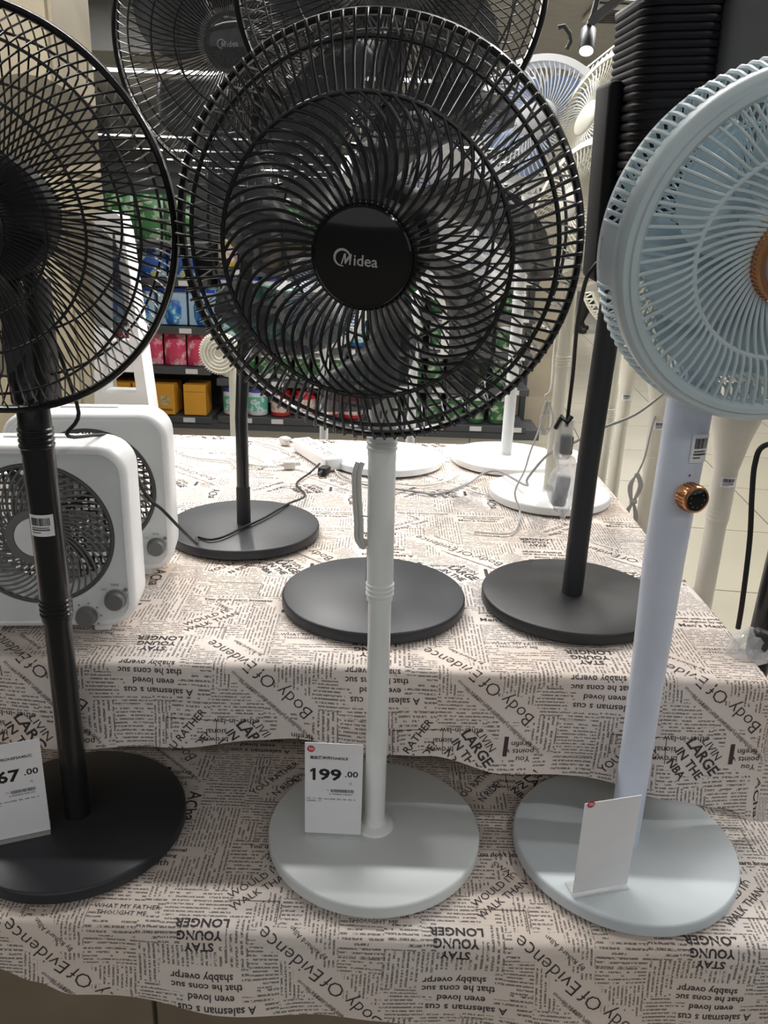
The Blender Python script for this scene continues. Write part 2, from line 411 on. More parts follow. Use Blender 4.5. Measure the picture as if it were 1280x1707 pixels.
def build_tile():
    na, nb = 34, 50
    r2 = random.Random(11)
    # guillotine partition into blocks
    def split(a0, b0, a1, b1):
        w, h = a1 - a0, b1 - b0
        if w > 10 or (w > 7 and r2.random() < 0.5):
            k = a0 + w // 2 + r2.choice((-1, 0, 1)); split(a0, b0, k, b1); split(k, b0, a1, b1); return
        if h > 11 or (h > 8 and r2.random() < 0.5):
            k = b0 + h // 2 + r2.choice((-2, 0, 2)); split(a0, b0, a1, k); split(a0, k, a1, b1); return
        rot = r2.choice((0, 180, 0, 180, 90, 90))
        lh = r2.choice((0.0058, 0.0064, 0.0072))
        for i in range(a0, a1):
            for j in range(b0, b1): cells[(i, j)] = (rot, lh, a0 * 0.01, b0 * 0.01, 1.0)
    split(0, 0, na, nb)
    for i in range(na):
        for j in range(nb):
            a = (i + 0.5) * 0.01; bb = (j + 0.5) * 0.01 - 0.25
            for (s, wa, wb, rot, sz, off) in WORDS:
                L = len(s) * sz * (0.58 if s.isupper() else 0.5) * 0.5 + 0.002; Hh = sz * 0.5 + 0.001
                for sh in (-PA, 0, PA):
                    dx, dy = a + sh - wa, -(bb - wb)
                    c_, s_ = math.cos(R(rot)), math.sin(R(rot))
                    u = dx * c_ + dy * s_; w = -dx * s_ + dy * c_
                    if abs(u) < L and abs(w) < Hh + 0.002:
                        o = cells[(i, j)]; cells[(i, j)] = (o[0], o[1], o[2], o[3], 0.0)
build_tile()
class Cloth:
    """grid cloth: rows along v (back to hem), columns along x"""
    def __init__(s, name, xs, rows, pos, aoff, boff, m, label):
        # rows: list of functional v values; pos(x, i) -> Vector, vof(x,i) -> arc v
        s.xs = xs; s.nr = rows; s.P = [[pos(x, i) for x in xs] for i in range(rows)]
        s.V = [[p[1] for p in rw] for rw in s.P]; s.P = [[p[0] for p in rw] for rw in s.P]
        s.aoff = aoff; s.boff = boff
        nx = len(xs); vs = [p for rw in s.P for p in rw]; fs = []
        for i in range(rows - 1):
            for j in range(nx - 1): fs.append((i * nx + j, i * nx + j + 1, (i + 1) * nx + j + 1, (i + 1) * nx + j))
        me = bpy.data.meshes.new(name); me.from_pydata([tuple(v) for v in vs], [], fs)
        uvl = me.uv_layers.new(name='print'); att = me.attributes.new('ink', 'FLOAT', 'FACE')
        inks = []; uvs = []
        for i in range(rows - 1):
            for j in range(nx - 1):
                xc = 0.5 * (xs[j] + xs[j + 1]); vc = 0.5 * (s.V[i][j] + s.V[i + 1][j + 1])
                ta = math.floor((xc - aoff) / PA); tb = math.floor((vc - boff + 0.25) / PB)
                a = xc - aoff - ta * PA; b = vc - boff + 0.25 - tb * PB
                rot, lh, a0, b0, ink = cells[(min(33, int(a / 0.01)), min(49, int(b / 0.01)))]
                inks.append(ink)
                for (ii, jj) in ((i, j), (i, j + 1), (i + 1, j + 1), (i + 1, j)):
                    da = xs[jj] - aoff - ta * PA - a0; db = s.V[ii][jj] - boff + 0.25 - tb * PB - b0
                    if rot == 0: u, w = da, -db
                    elif rot == 180: u, w = -da, db
                    else: u, w = db, da
                    uvs += [(u + a0 * 7.3 + b0 * 3.1) / lh, w / lh + round(37 * a0 + 91 * b0) ]
        uvl.data.foreach_set('uv', uvs); att.data.foreach_set('value', inks)
        me.polygons.foreach_set('use_smooth', [True] * len(me.polygons)); me.materials.append(m)
        s.o = bpy.data.objects.new(name, me); C.objects.link(s.o)
        tag(s.o, label, 'tablecloth')
        s.letters()
    def at(s, x, v):
        xs = s.xs
        fx = (x - xs[0]) / (xs[-1] - xs[0]) * (len(xs) - 1)
        if fx < 0 or fx >= len(xs) - 1: return None
        j = int(fx); tx = fx - j
        col = [s.V[i][j] * (1 - tx) + s.V[i][j + 1] * tx for i in range(s.nr)] if False else None
        lo, hi = 0, s.nr - 1
        g = lambda i: s.V[i][j] * (1 - tx) + s.V[i][j + 1] * tx
        if v < g(0) or v >= g(s.nr - 1): return None
        while hi - lo > 1:
            mid = (lo + hi) // 2
            if g(mid) <= v: lo = mid
            else: hi = mid
        i = lo; ty = (v - g(i)) / max(1e-6, g(i + 1) - g(i))
        p00, p01, p10, p11 = s.P[i][j], s.P[i][j + 1], s.P[i + 1][j], s.P[i + 1][j + 1]
        p = (p00 * (1 - tx) + p01 * tx) * (1 - ty) + (p10 * (1 - tx) + p11 * tx) * ty
        n = (p01 - p00).cross(p10 - p00); n = -n.normalized()
        return p + n * 0.0006
    def letters(s):
        mb = MB()
        x0, x1 = s.xs[0], s.xs[-1]; vmax = max(s.V[-1])
        for ta in range(math.floor((x0 - s.aoff) / PA) - 1, math.ceil((x1 - s.aoff) / PA) + 1):
            for tb in range(math.floor((0 - s.boff) / PB) - 1, math.ceil((vmax - s.boff) / PB) + 1):
                for (tx, wa, wb, rot, sz, off) in WORDS:
                    cx = s.aoff + ta * PA + wa; cv = s.boff + tb * PB + wb
                    if cx < x0 - 0.15 or cx > x1 + 0.15 or cv < -0.1 or cv > vmax + 0.1: continue
                    vs, fs = text_geo(tx, sz, off, 1 if sz < 0.012 else 2)
                    c_, s_ = math.cos(R(rot)), math.sin(R(rot))
                    out = []; ok = []
                    for (x, y) in vs:
                        p = s.at(cx + x * c_ - y * s_, cv - (x * s_ + y * c_))
                        ok.append(p is not None); out.append(p if p is not None else Vector((0, 0, 0)))
                    ff = [f for f in fs if all(ok[k] for k in f)]
                    if ff:
                        used = sorted({k for f in ff for k in f}); mp = {k: q for q, k in enumerate(used)}
                        mb.add([out[k] for k in used], [tuple(mp[k] for k in f) for f in ff])
                for (p0, p1) in LINES:
                    q = []
                    n = 8
                    for k in range(n + 1):
                        q.append((s.aoff + ta * PA + p0[0] + (p1[0] - p0[0]) * k / n, s.boff + tb * PB + p0[1] + (p1[1] - p0[1]) * k / n))
                    dx, dv = p1[0] - p0[0], p1[1] - p0[1]; L = math.hypot(dx, dv); ox, ov = -dv / L * 0.0005, dx / L * 0.0005
                    for k in range(n):
                        quad = [s.at(q[k][0] - ox, q[k][1] - ov), s.at(q[k][0] + ox, q[k][1] + ov), s.at(q[k + 1][0] + ox, q[k + 1][1] + ov), s.at(q[k + 1][0] - ox, q[k + 1][1] - ov)]
                        if all(z is not None for z in quad): mb.add(quad, [(0, 1, 2, 3)])
        me = bpy.data.meshes.new('printed_lettering'); me.from_pydata(mb.v, [], mb.f)
        o = link('printed_lettering', me, M_ink2, s.o); o['kind'] = 'stuff'
M_ink2 = mat('faded_print_ink', (0.05, 0.042, 0.045), 0.8)
M_cloth = print_mat('newsprint_cotton', (0.74, 0.665, 0.61))

XU = [-1.10 + 0.01 * i for i in range(182)]       # upper cloth, x -1.10 .. 0.59
def hang_profile(yf, ztop, rad, nd):
    pass
def make_pos(yb, yf, ztop, hem, seed, flare, xe, amp):
    nt_ = int(round((yb - yf - 0.014) / 0.01)); arc = 4; nd = 26
    rows = nt_ + 1 + arc + nd
    r = 0.014
    def pos(x, i):
        w = 0.0022 * noise.noise(Vector((x * 3.1, i * 0.031, seed))) * 1.6
        yfx = yf + 0.006 * math.sin(x * 4.1 + seed) + (0.010 * max(0, x - 0.2))
        fold = amp * (math.sin(x * 13.0 + seed) + 0.6 * math.sin(x * 27 + 1.7 * seed)) 
        if i <= nt_:
            y = yb - (yb - yfx - r) * i / nt_; v = (yb - y)
            return Vector((x, y, ztop - 0.0032 + w)), v
        k = i - nt_
        v0 = yb - yfx - r
        if k <= arc:
            a = math.pi / 2 * k / arc
            return Vector((x, yfx + r - r * math.sin(a), ztop - 0.0032 + w * (1 - k / arc) - r * (1 - math.cos(a)))), v0 + r * a
        d = (k - arc) / nd; L = ztop - 0.0032 - r - hem(x)
        y = yfx - d ** 1.2 * (flare + fold * 1.0) - 0.004 * noise.noise(Vector((x * 9, d * 3, seed))) 
        return Vector((x + 0.006 * d * math.sin(x * 13 + seed), y, ztop - 0.0032 - r - L * d)), v0 + r * math.pi / 2 + L * d
    def pos2(x, i):
        # past the right edge of the board the cloth turns down and hangs, with a soft pleat at the corner
        if x <= xe: return pos(x, i)
        e = x - xe; p, v = pos(xe, i)
        if i <= nt_: return Vector((p.x + 0.003 + 0.07 * e, p.y, p.z - e)), v
        return Vector((p.x + 0.003 + 0.22 * e * min(1, (i - nt_) / 12 + 0.3), p.y, min(p.z, ztop - 0.0032 - e))), v
    return rows, pos2
def lerp_tab(tab):
    def f(x):
        if x <= tab[0][0]: return tab[0][1]
        for (a, b), (c, d) in zip(tab, tab[1:]):
            if x <= c: 
                t = (x - a) / (c - a); t = t * t * (3 - 2 * t); return b + (d - b) * t
        return tab[-1][1]
    return f
hemU = lerp_tab([(-0.9, 0.65), (-0.57, 0.642), (-0.44, 0.643), (-0.30, 0.638), (-0.18, 0.649), (-0.11, 0.656), (0.013, 0.645), (0.07, 0.639), (0.21, 0.607), (0.35, 0.600), (0.45, 0.584), (0.54, 0.565), (0.61, 0.536)])
rowsU, posU = make_pos(2.455, 1.062, 0.781, hemU, 1.3, 0.012, 0.59, 0.010)
clothU = Cloth('newsprint_tablecloth', XU, rowsU, posU, 0.0, 2.455 - 1.062 + 0.008, M_cloth, 'newsprint-patterned cloth draped over the upper tier of the display table')
XL = [-1.10 + 0.01 * i for i in range(196)]
hemL = lerp_tab([(-0.9, 0.45), (-0.50, 0.443), (-0.44, 0.425), (-0.395, 0.404), (-0.3, 0.406), (-0.2, 0.402), (-0.08, 0.394), (0.02, 0.388), (0.1, 0.380), (0.4, 0.375), (0.8, 0.37)])
rowsL, posL = make_pos(1.56, 0.823, 0.522, hemL, 4.1, 0.012, 0.85, 0.008)
clothL = Cloth('newsprint_tablecloth', XL, rowsL, posL, -0.215, 1.56 - 0.823 + 0.075, M_cloth, 'newsprint-patterned cloth covering the lower front tier of the display table')

# display table (wooden carcass under both cloths)
M_wood = mat('brown_wood_laminate', (0.20, 0.155, 0.11), 0.55, var=0.25, scale=5)
dt = thing('display_table', 'two-tier wooden display table under the newsprint cloths', 'table', (-0.2, 1.6, 0))
obj('upper_top', MB().box((-0.06, 0.163, 0.7635), (1.69, 1.37, 0.022), bev=0.003), M_wood, dt)
obj('lower_top', MB().box((0.075, -0.393, 0.5045), (1.92, 0.730, 0.022), bev=0.003), M_wood, dt)
for lx in (-0.86, -0.06, 0.70):
    obj('leg', MB().box((lx, 0.02, 0.633), (0.05, 0.05, 0.235)), M_wood, dt)
    obj('leg', MB().box((lx, 0.78, 0.376), (0.05, 0.05, 0.75)), M_wood, dt)
pw = MB().box((0, 0, 0), (0.376, 0.018, 0.49), bev=0.002).mesh('front_panel', False); pw.materials.append(M_wood)
for k in range(5):
    o = link('front_panel', pw, None, dt); o.location = (-0.69 + 0.382 * k + 0.02, -0.752, 0.247)
for sx in (-0.875, 1.02):
    obj('side_panel', MB().box((sx, -0.38, 0.247), (0.018, 0.70, 0.49), bev=0.002), M_wood, dt)

# ---------------------------------------------------------------- fan builders
def base_disc(root, r, m, h=0.022, foot=True):
    p = [(0.001, h + 0.0005), (r * 0.25, h), (r - 0.004, h - 0.0008), (r - 0.001, h - 0.0025), (r, h - 0.005), (r, 0.0035), (r - 0.002, 0.0015), (r - 0.008, 0.001)]
    mb = MB().lathe(p[::-1], 96)
    b = obj('base', mb, m, root)
    obj('rubber_skirt', MB().lathe([(r - 0.022, 0.0), (r - 0.014, 0.0), (r - 0.012, 0.0045), (r - 0.022, 0.0045)], 64, closed=True), M_cordb, b)
    return b
def head_matrix(root, c, yaw, tilt, roll=0):
    yaw, tilt = R(yaw), R(tilt)
    n = Vector((math.sin(yaw) * math.cos(tilt), -math.cos(yaw) * math.cos(tilt), math.sin(tilt)))
    x = Vector((0, 0, 1)).cross(n).normalized(); y = n.cross(x)
    c = Vector(c) - root.location
    return Matrix(((x.x, y.x, n.x, c.x), (x.y, y.y, n.y, c.y), (x.z, y.z, n.z, c.z), (0, 0, 0, 1))) @ RZ(R(roll))
def polar(prof, sweep=0.0, pw=1.0, n=None, swr=None):
    """wire path from (r, z) profile; angle grows by sweep * t**pw with radius"""
    r0, r1 = (swr if swr else (prof[0][0], max(p[0] for p in prof)))
    out = []
    for (r, z) in prof:
        t = min(1, max(0, (r - r0) / ((r1 - r0) or 1.0))); a = sweep * t ** pw
        out.append((r * math.cos(a), r * math.sin(a), z))
    return out
def dens(prof, k):
    out = []
    for (a, b) in zip(prof, prof[1:]):
        for i in range(k): out.append((a[0] + (b[0] - a[0]) * i / k, a[1] + (b[1] - a[1]) * i / k))
    out.append(prof[-1]); return out
def wires(root, name, m, prof, n, tr, M, sweep=0, pw=1, sides=4, ph=0, kind='stuff'):
    mb = MB()
    path = polar(prof, sweep, pw)
    for k in range(n): mb.tube(path, tr, sides, M=RZ(2 * math.pi * k / n + ph), caps=False)
    return obj(name, mb, m, root, M, kind=kind)
def wires_each(root, name, m, path, n, tr, M, sides=6, ph=0, skip=None):
    me = MB().tube(path, tr, sides).mesh(name); me.materials.append(m)
    for k in range(n):
        if skip and skip(k): continue
        link(name, me, None, root, M @ RZ(2 * math.pi * k / n + ph))
def ring(root, name, m, R_, z, r, M, n=128, k=8, flat=1.0):
    return obj(name, MB().ring(R_, z, r, n, k, flat=flat), m, root, M)
def blades(root, m, n, r0, r1, M, z=0.01, sweep=40, wid=30, pitch=0.03, ph=0, name='blade'):
    vs = []; fs = []; nu, nv = 14, 8
    for i in range(nu + 1):
        u = i / nu; r = r0 + (r1 - r0) * u
        w = wid * (0.45 + 0.9 * math.sin(math.pi * min(1, 0.15 + u * 0.72))) * (1 if u < 0.82 else math.sqrt(max(0.02, 1 - ((u - 0.82) / 0.185) ** 2)))
        c = sweep * u ** 1.2
        for j in range(nv + 1):
            vv = j / nv - 0.5
            a = R(c + w * vv)
            zz = z + pitch * vv * (1.0 - 0.45 * u) * 1.6 + 0.006 * math.sin(math.pi * (vv + 0.5))
            vs.append((r * math.cos(a), r * math.sin(a), zz))
    for i in range(nu):
        for j in range(nv):
            a = i * (nv + 1) + j; fs.append((a, a + 1, a + nv + 2, a + nv + 1))
    vs2 = [(x, y, zz - 0.0015) for x, y, zz in vs]; off = len(vs)
    fb = [tuple(off + q for q in reversed(f)) for f in fs]
    edge = [j for j in range(nv + 1)] + [i * (nv + 1) + nv for i in range(1, nu + 1)] + [nu * (nv + 1) + j for j in range(nv - 1, -1, -1)] + [i * (nv + 1) for i in range(nu - 1, 0, -1)]
    fe = [(edge[k], edge[(k + 1) % len(edge)], off + edge[(k + 1) % len(edge)], off + edge[k]) for k in range(len(edge))]
    me = MB().add(vs + vs2, fs + fb + fe).mesh(name, ang=60); me.materials.append(m)
    for k in range(n): link(name, me, None, root, M @ RZ(2 * math.pi * k / n + R(ph)))
def motor(root, m, M, r=0.06, z0=-0.03, z1=-0.15, cap=True):
    p = [(0.01, z0 + 0.004), (r * 0.9, z0), (r, z0 - 0.008), (r * 0.98, z0 - 0.05), (r * 0.8, z1 + 0.015), (r * 0.45, z1)]
    return obj('motor_housing', MB().lathe(p, 48), m, root, M)
def spinner(root, m, M, r=0.04, z0=-0.02, z1=0.03):
    return obj('blade_hub', MB().lathe([(r, z0), (r, z1 - 0.012), (r * 0.8, z1 - 0.002), (0.002, z1)], 40), m, root, M)
def logo(root, M, size, m, parent=None, text='Midea'):
    mb = MB()
    add_text(mb, text[1:], size, T(size * 0.26, -size * 0.02, 0), 0.0002)
    vs = [(-1.52, -.36), (-1.30, .42), (-1.16, .42), (-1.14, .0), (-.86, .42), (-.72, .42), (-.80, -.36), (-.92, -.36), (-.86, .14), (-1.14, -.30), (-1.24, -.30), (-1.28, .14), (-1.42, -.36)]
    mb.add([(x * size * 0.9, y * size * 0.9, 0) for x, y in vs], [tuple(range(len(vs)))])
    pts = []
    for k in range(25):
        a = R(-20 + 300 * k / 24)
        pts.append((-1.42 * size * 0.9 + 0.52 * size * math.cos(a), 0.10 * size + 0.52 * size * math.sin(a), 0.0))
    rr = [0.0002 + 0.02 * size + 0.05 * size * math.sin(math.pi * k / 24) for k in range(25)]
    mb.tube(pts, rr, 4, flat=0.1)
    return obj('logo', mb, m, root, M, smooth=False, label='printed logo and word %s' % text if False else None)
def pole(root, segs, m, n=32, name='pole'):
    # segs: list of (x, y, z, r) in root space
    mb = MB(); mb.tube([(a, b, c) for a, b, c, r in segs], [r for *_, r in segs], n)
    return obj(name, mb, m, root)
def collar(root, x, y, z, r, m, rings=3, pitch=0.007):
    mb = MB(); prof = [(r, z - rings * pitch / 2 - 0.006)]
    for k in range(rings):
        zz = z - rings * pitch / 2 + (k + 0.5) * pitch
        prof += [(r, zz - 0.003), (r + 0.0016, zz - 0.0012), (r + 0.0016, zz + 0.0012), (r, zz + 0.003)]
    prof += [(r, z + rings * pitch / 2 + 0.006)]
    mb.lathe(prof, 40, T(x, y, 0))
    return obj('collar', mb, m, root)
def barcode_sticker(parent, M, w, h, curved_r=None):
    card = MB()
    pr = MB()
    r2 = random.Random(5)
    def place(x, y, o):
        if curved_r:
            a = x / curved_r
            return ((curved_r + o) * math.sin(a), -(curved_r + o) * math.cos(a), y)
        return (x, -o, y)
    n = 10
    vs = []; fs = []
    for i in range(n + 1):
        x = -w / 2 + w * i / n
        vs += [place(x, -h / 2, 0.0006), place(x, h / 2, 0.0006)]
    for i in range(n): fs.append((2 * i, 2 * i + 2, 2 * i + 3, 2 * i + 1))
    card.add(vs, fs)
    x = -w * 0.36
    while x < w * 0.36:
        bw = r2.choice((0.0005, 0.0009, 0.0014)) * w / 0.04
        pr.add([place(x, h * 0.0, 0.0010), place(x + bw, 0, 0.0010), place(x + bw, h * 0.36, 0.0010), place(x, h * 0.36, 0.0010)], [(0, 1, 2, 3)])
        x += bw + r2.choice((0.0005, 0.0008)) * w / 0.04
    for (yy, hh, k0, k1) in ((-0.10, 0.05, -0.34, 0.3), (-0.20, 0.07, -0.36, 0.34), (-0.32, 0.05, -0.36, 0.0)):
        x = k0 * w
        while x < k1 * w:
            ww = r2.uniform(0.02, 0.05) * w
            pr.add([place(x, (yy - hh / 2) * h, 0.0010), place(x + ww, (yy - hh / 2) * h, 0.0010), place(x + ww, (yy + hh / 2) * h, 0.0010), place(x, (yy + hh / 2) * h, 0.0010)], [(0, 1, 2, 3)])
            x += ww + 0.012 * w
    c = obj('barcode_sticker', card, M_paper, parent, M, smooth=True)
    obj('barcode_print', pr, M_ink, c, smooth=False)
    return c

# ================================================================ FAN 1: white stand, black spiral cage (centre)
f1 = thing('pedestal_fan', 'white-poled pedestal fan with large black spiral cage at centre front', 'fan', (0.002, 1.009, 0.522))
base_disc(f1, 0.16, mat('pale_grey_base_enamel', (0.70, 0.74, 0.75), 0.38))
pole(f1, [(0, 0, 0.02, 0.0155), (-0.001, 0, 0.20, 0.0158), (-0.004, 0, 0.435, 0.0160)], M_whitepole)
pole(f1, [(-0.004, 0, 0.41, 0.0180), (-0.007, 0, 0.60, 0.0182), (-0.009, 0.002, 0.74, 0.0182), (-0.009, 0.012, 0.82, 0.019)], M_whitepole, name='upper_pole')
collar(f1, -0.004, 0, 0.417, 0.0178, M_whitepole)
collar(f1, -0.0075, 0, 0.622, 0.0184, M_whitepole)
H1 = head_matrix(f1, (-0.0211, 0.921, 1.3833), -8.7, -9.0)
obj('pole_foot_socket', MB().lathe([(0.030, 0.020), (0.028, 0.026), (0.018, 0.030), (0.0165, 0.040)], 40), M_whitepole, f1)
motor(f1, M_satin, H1, 0.062, -0.045, -0.16)
obj('tilt_neck', MB().tube([H1 @ Vector((0, -0.02, -0.11)), H1 @ Vector((0, -0.07, -0.10)), (-0.009, 0.012, 0.80)], [0.03, 0.026, 0.022], 20), M_satin, f1)
spinner(f1, M_satin, H1, 0.046, -0.035, 0.035)
blades(f1, M_smoke, 7, 0.042, 0.194, H1, 0.0, -50, 25, 0.05, ph=44)
# hub cap
hc = obj('hub_cap', MB().lathe([(0.0515, 0.055), (0.0520, 0.062), (0.0508, 0.0665), (0.049, 0.0675), (0.0485, 0.0668), (0.030, 0.0690), (0.001, 0.0700)], 96), M_hub, f1, H1)
logo(hc, T(0, -0.002, 0.0706) @ RZ(R(-3)), 0.0155, M_logo)
prof_in = dens([(0.0500, 0.060), (0.075, 0.0700), (0.105, 0.0725), (0.130, 0.0680), (0.142, 0.0630), (0.1497, 0.0595)], 4)
wires_each(f1, 'spiral_wire', M_wire, polar(prof_in, R(27), 2.3), 56, 0.00185, H1)
pa_ = [(0.1497, 0.0595), (0.175, 0.047), (0.1965, 0.0295), (0.2110, 0.0205), (0.2183, 0.0150), (0.2192, 0.0100), (0.2165, 0.003)]
wires_each(f1, 'outer_wire', M_wire, polar(pa_, R(1.0)), 112, 0.00165, H1)
ring(f1, 'middle_ring', M_wire, 0.1497, 0.0585, 0.0026, H1)
ring(f1, 'shoulder_ring', M_wire, 0.1955, 0.0275, 0.0024, H1)
ring(f1, 'rim', M_black, 0.2175, 0.0, 0.0042, H1, n=160, flat=1.6)
ring(f1, 'inner_hub_ring', M_wire, 0.0525, 0.058, 0.0028, H1)
prof_r = dens([(0.058, -0.075), (0.12, -0.078), (0.185, -0.066), (0.203, -0.050), (0.206, -0.036), (0.2135, -0.014), (0.2165, -0.004)], 2)
wires(f1, 'rear_wires', M_rwire, prof_r, 50, 0.0012, H1, R(20), 1.0)
wires(f1, 'rear_wires', M_rwire, prof_r, 50, 0.0012, H1, R(-3), 1.0, ph=0.03)
ring(f1, 'rear_ring', M_rwire, 0.2045, -0.047, 0.0018, H1)
ring(f1, 'rear_ring', M_rwire, 0.125, -0.078, 0.0018, H1)

# ================================================================ FAN 2: black stand at left, dark red hub
def radial_head(f, H, Rr, hub_r, wire_m, hub_m, n=96, tr=0.0011, sweep=-16, rsweep=8, rr=(0.45, 0.63, 0.87), bl=5, bm=None, front=0.07, rim_t=0.0048, ph=20, zb=-0.07):
    s = Rr / 0.2175
    hcap = obj('hub_cap', MB().lathe([(hub_r + 0.006, front - 0.012), (hub_r + 0.007, front - 0.004), (hub_r, front - 0.001), (hub_r - 0.003, front - 0.003), (hub_r * 0.6, front), (0.001, front + 0.001)], 64), hub_m, f, H)
    prof = dens([(hub_r + 0.004, front - 0.006), (0.11 * s, front - 0.004), (0.17 * s, front - 0.018), (0.198 * s, front - 0.042), (0.209 * s, 0.012), (0.2155 * s, 0.002)], 3)
    wires(f, 'front_wires', wire_m, prof, n, tr, H, R(sweep))
    rp = dens([(0.055 * s, zb), (0.12 * s, zb - 0.006), (0.185 * s, zb + 0.012), (0.203 * s, -0.028), (0.2155 * s, -0.004)], 3)
    wires(f, 'rear_wires', wire_m, rp, n, tr, H, R(rsweep), ph=0.02)
    def zf(q):
        P = prof
        for (a, b) in zip(P, P[1:]):
            if a[0] <= q <= b[0]: return a[1] + (b[1] - a[1]) * (q - a[0]) / max(1e-6, b[0] - a[0])
        return 0
    for q in rr: ring(f, 'front_ring', wire_m, q * Rr, zf(q * Rr) - 0.001, tr * 1.45, H, 96, 6)
    for q in (rr[1] * 1.05, rr[2] * 1.03): ring(f, 'rear_ring', wire_m, q * Rr, (zb - 0.004 if q < 0.8 else zb + 0.016), tr * 1.45, H, 96, 6)
    ring(f, 'rim', M_black if wire_m is M_wire else wire_m, Rr, 0, rim_t, H, 144, 8, 1.7)
    if bl: blades(f, bm or M_smoke, bl, 0.04 * s, 0.19 * s, H, 0.0, -30, 44, 0.05, ph)
    spinner(f, M_satin if wire_m is M_wire else wire_m, H, 0.035, -0.03, 0.025)
    return hcap
f2 = thing('pedestal_fan', 'black pedestal fan with dark red hub at the left edge', 'fan', (-0.451, 1.012, 0.522))
base_disc(f2, 0.16, M_charcoal)
pole(f2, [(0, 0, 0.02, 0.0185), (0.0005, 0, 0.20, 0.0185), (0.001, 0, 0.375, 0.0185)], M_black)
pole(f2, [(0.001, 0, 0.36, 0.0205), (0.000, 0, 0.6, 0.0205), (-0.002, 0, 0.80, 0.0205), (-0.003, 0.03, 0.85, 0.022)], M_black, name='upper_pole')
collar(f2, 0.001, 0, 0.372, 0.0205, M_black, 4)
collar(f2, -0.0005, 0, 0.612, 0.0208, M_black, 4)
barcode_sticker(f2, T(0.001, 0, 0.497), 0.034, 0.030, 0.0205)
H2 = head_matrix(f2, (-0.462, 0.945, 1.395), 4.6, -5.7)
motor(f2, M_satin, H2, 0.071, -0.028, -0.14)
hc2 = radial_head(f2, H2, 0.2165, 0.046, M_wire, M_black, n=104, tr=0.00115, sweep=-20, rsweep=4, rr=(0.44, 0.62, 0.86), bl=0, front=0.072)
obj('hub_badge', MB().lathe([(0.040, 0.0722), (0.030, 0.0732), (0.001, 0.0736)], 64), M_maroon, hc2)
blades(f2, M_smoke2, 5, 0.04, 0.185, H2, 0.0, -30, 36, 0.05, -75)
obj('control_box', MB().box((0, 0.006, 0.64), (0.052, 0.05, 0.16), bev=0.008), M_satin, f2, T(-0.002, 0.012, 0.09))

# ================================================================ FAN 3: pale blue head on lavender-white oval pole
f3 = thing('pedestal_fan', 'pale blue drum fan with copper hub on lavender-white pole at right', 'fan', (0.380, 1.0, 0.522))
base_disc(f3, 0.165, mat('blue_grey_base_enamel', (0.60, 0.66, 0.70), 0.38))
obj('pole', MB().tube([(0.0, 0, 0.02), (-0.002, 0, 0.25), (-0.006, 0, 0.48), (-0.004, 0, 0.72), (-0.004, 0.02, 0.80)], [0.0225, 0.0225, 0.0265, 0.0285, 0.0285], 40), M_lav, f3)
H3 = head_matrix(f3, (0.408, 0.880, 1.389), 3.0, -9.0) @ Matrix.Scale(0.925, 4)
Z3 = 0.0
motor(f3, M_blue, H3, 0.075, -0.08, -0.17)
obj('tilt_neck', MB().tube([H3 @ Vector((0, -0.02, -0.12)), H3 @ Vector((0, -0.09, -0.12)), (-0.004, 0.01, 0.78)], [0.035, 0.032, 0.028], 20), M_lav, f3)
# knob
kb = obj('control_knob', MB().lathe([(0.0185, 0.0), (0.0205, 0.004), (0.0205, 0.024), (0.0190, 0.027), (0.0178, 0.0265)], 48), M_copper, f3, T(-0.001, -0.027, 0.577) @ RZ(R(16)) @ RX(R(90)) @ Matrix.Scale(0.86, 4))
kr = MB()
for k in range(24): kr.box((0.0207, 0, 0.013), (0.0012, 0.0024, 0.016), RZ(2 * math.pi * k / 24))
obj('knurling', kr, mat('dark_copper_groove', (0.30, 0.13, 0.06), 0.35, metal=0.8), kb, smooth=False)
kf = obj('display_face', MB().lathe([(0.0176, 0.0262), (0.0160, 0.0268), (0.001, 0.0270)], 48), M_hub, kb)
kd = MB()
for k in range(9):
    a = 2 * math.pi * k / 9; kd.lathe([(0.0008, 0.0271), (0.0001, 0.0272)], 8, T(0.0115 * math.cos(a), 0.0115 * math.sin(a), 0), c0=False)
obj('display_dots', kd, mat('dim_led_print', (0.35, 0.4, 0.4), 0.4), kb, smooth=False)
barcode_sticker(f3, T(-0.004, -0.0005, 0.637) @ RZ(R(24)), 0.026, 0.036, 0.0287)
mb3 = MB(); add_text(mb3, '▾', 0.010, T(-0.001, -0.0287, 0.602) @ RX(R(90)))
if mb3.f: obj('arrow_mark', mb3, M_ink, f3, smooth=False)
# copper hub and badge
hr = obj('hub_ring', MB().lathe([(0.0500, -0.004), (0.0510, 0.010), (0.0500, 0.030), (0.0475, 0.036), (0.0430, 0.036), (0.0405, 0.032)], 96, c0=False, c1=False), M_copper, f3, H3)
hk = MB()
for k in range(60): hk.box((0.0507, 0, 0.014), (0.0022, 0.0022, 0.030), RZ(2 * math.pi * k / 60), bev=0.0006, seg=1)
obj('knurling', hk, M_copper, hr, smooth=False)
obj('hub_badge', MB().lathe([(0.041, 0.030), (0.036, 0.034), (0.001, 0.035)], 64), mat('silver_badge', (0.55, 0.57, 0.62), 0.25, metal=0.6), hr)
p_in = dens([(0.0495, 0.018), (0.068, 0.020), (0.090, 0.020), (0.1115, 0.0175)], 4)
wires_each(f3, 'inner_slat', M_blue, polar(p_in, R(28), 0.8), 60, 0.0021, H3)
p_out = dens([(0.1115, 0.0175), (0.125, 0.020), (0.150, 0.019), (0.172, 0.012)], 4)
wires_each(f3, 'outer_slat', M_blue, polar(p_out, R(8), 0.6), 84, 0.0020, H3)
ring(f3, 'middle_ring', M_blue, 0.1115, 0.017, 0.0030, H3)
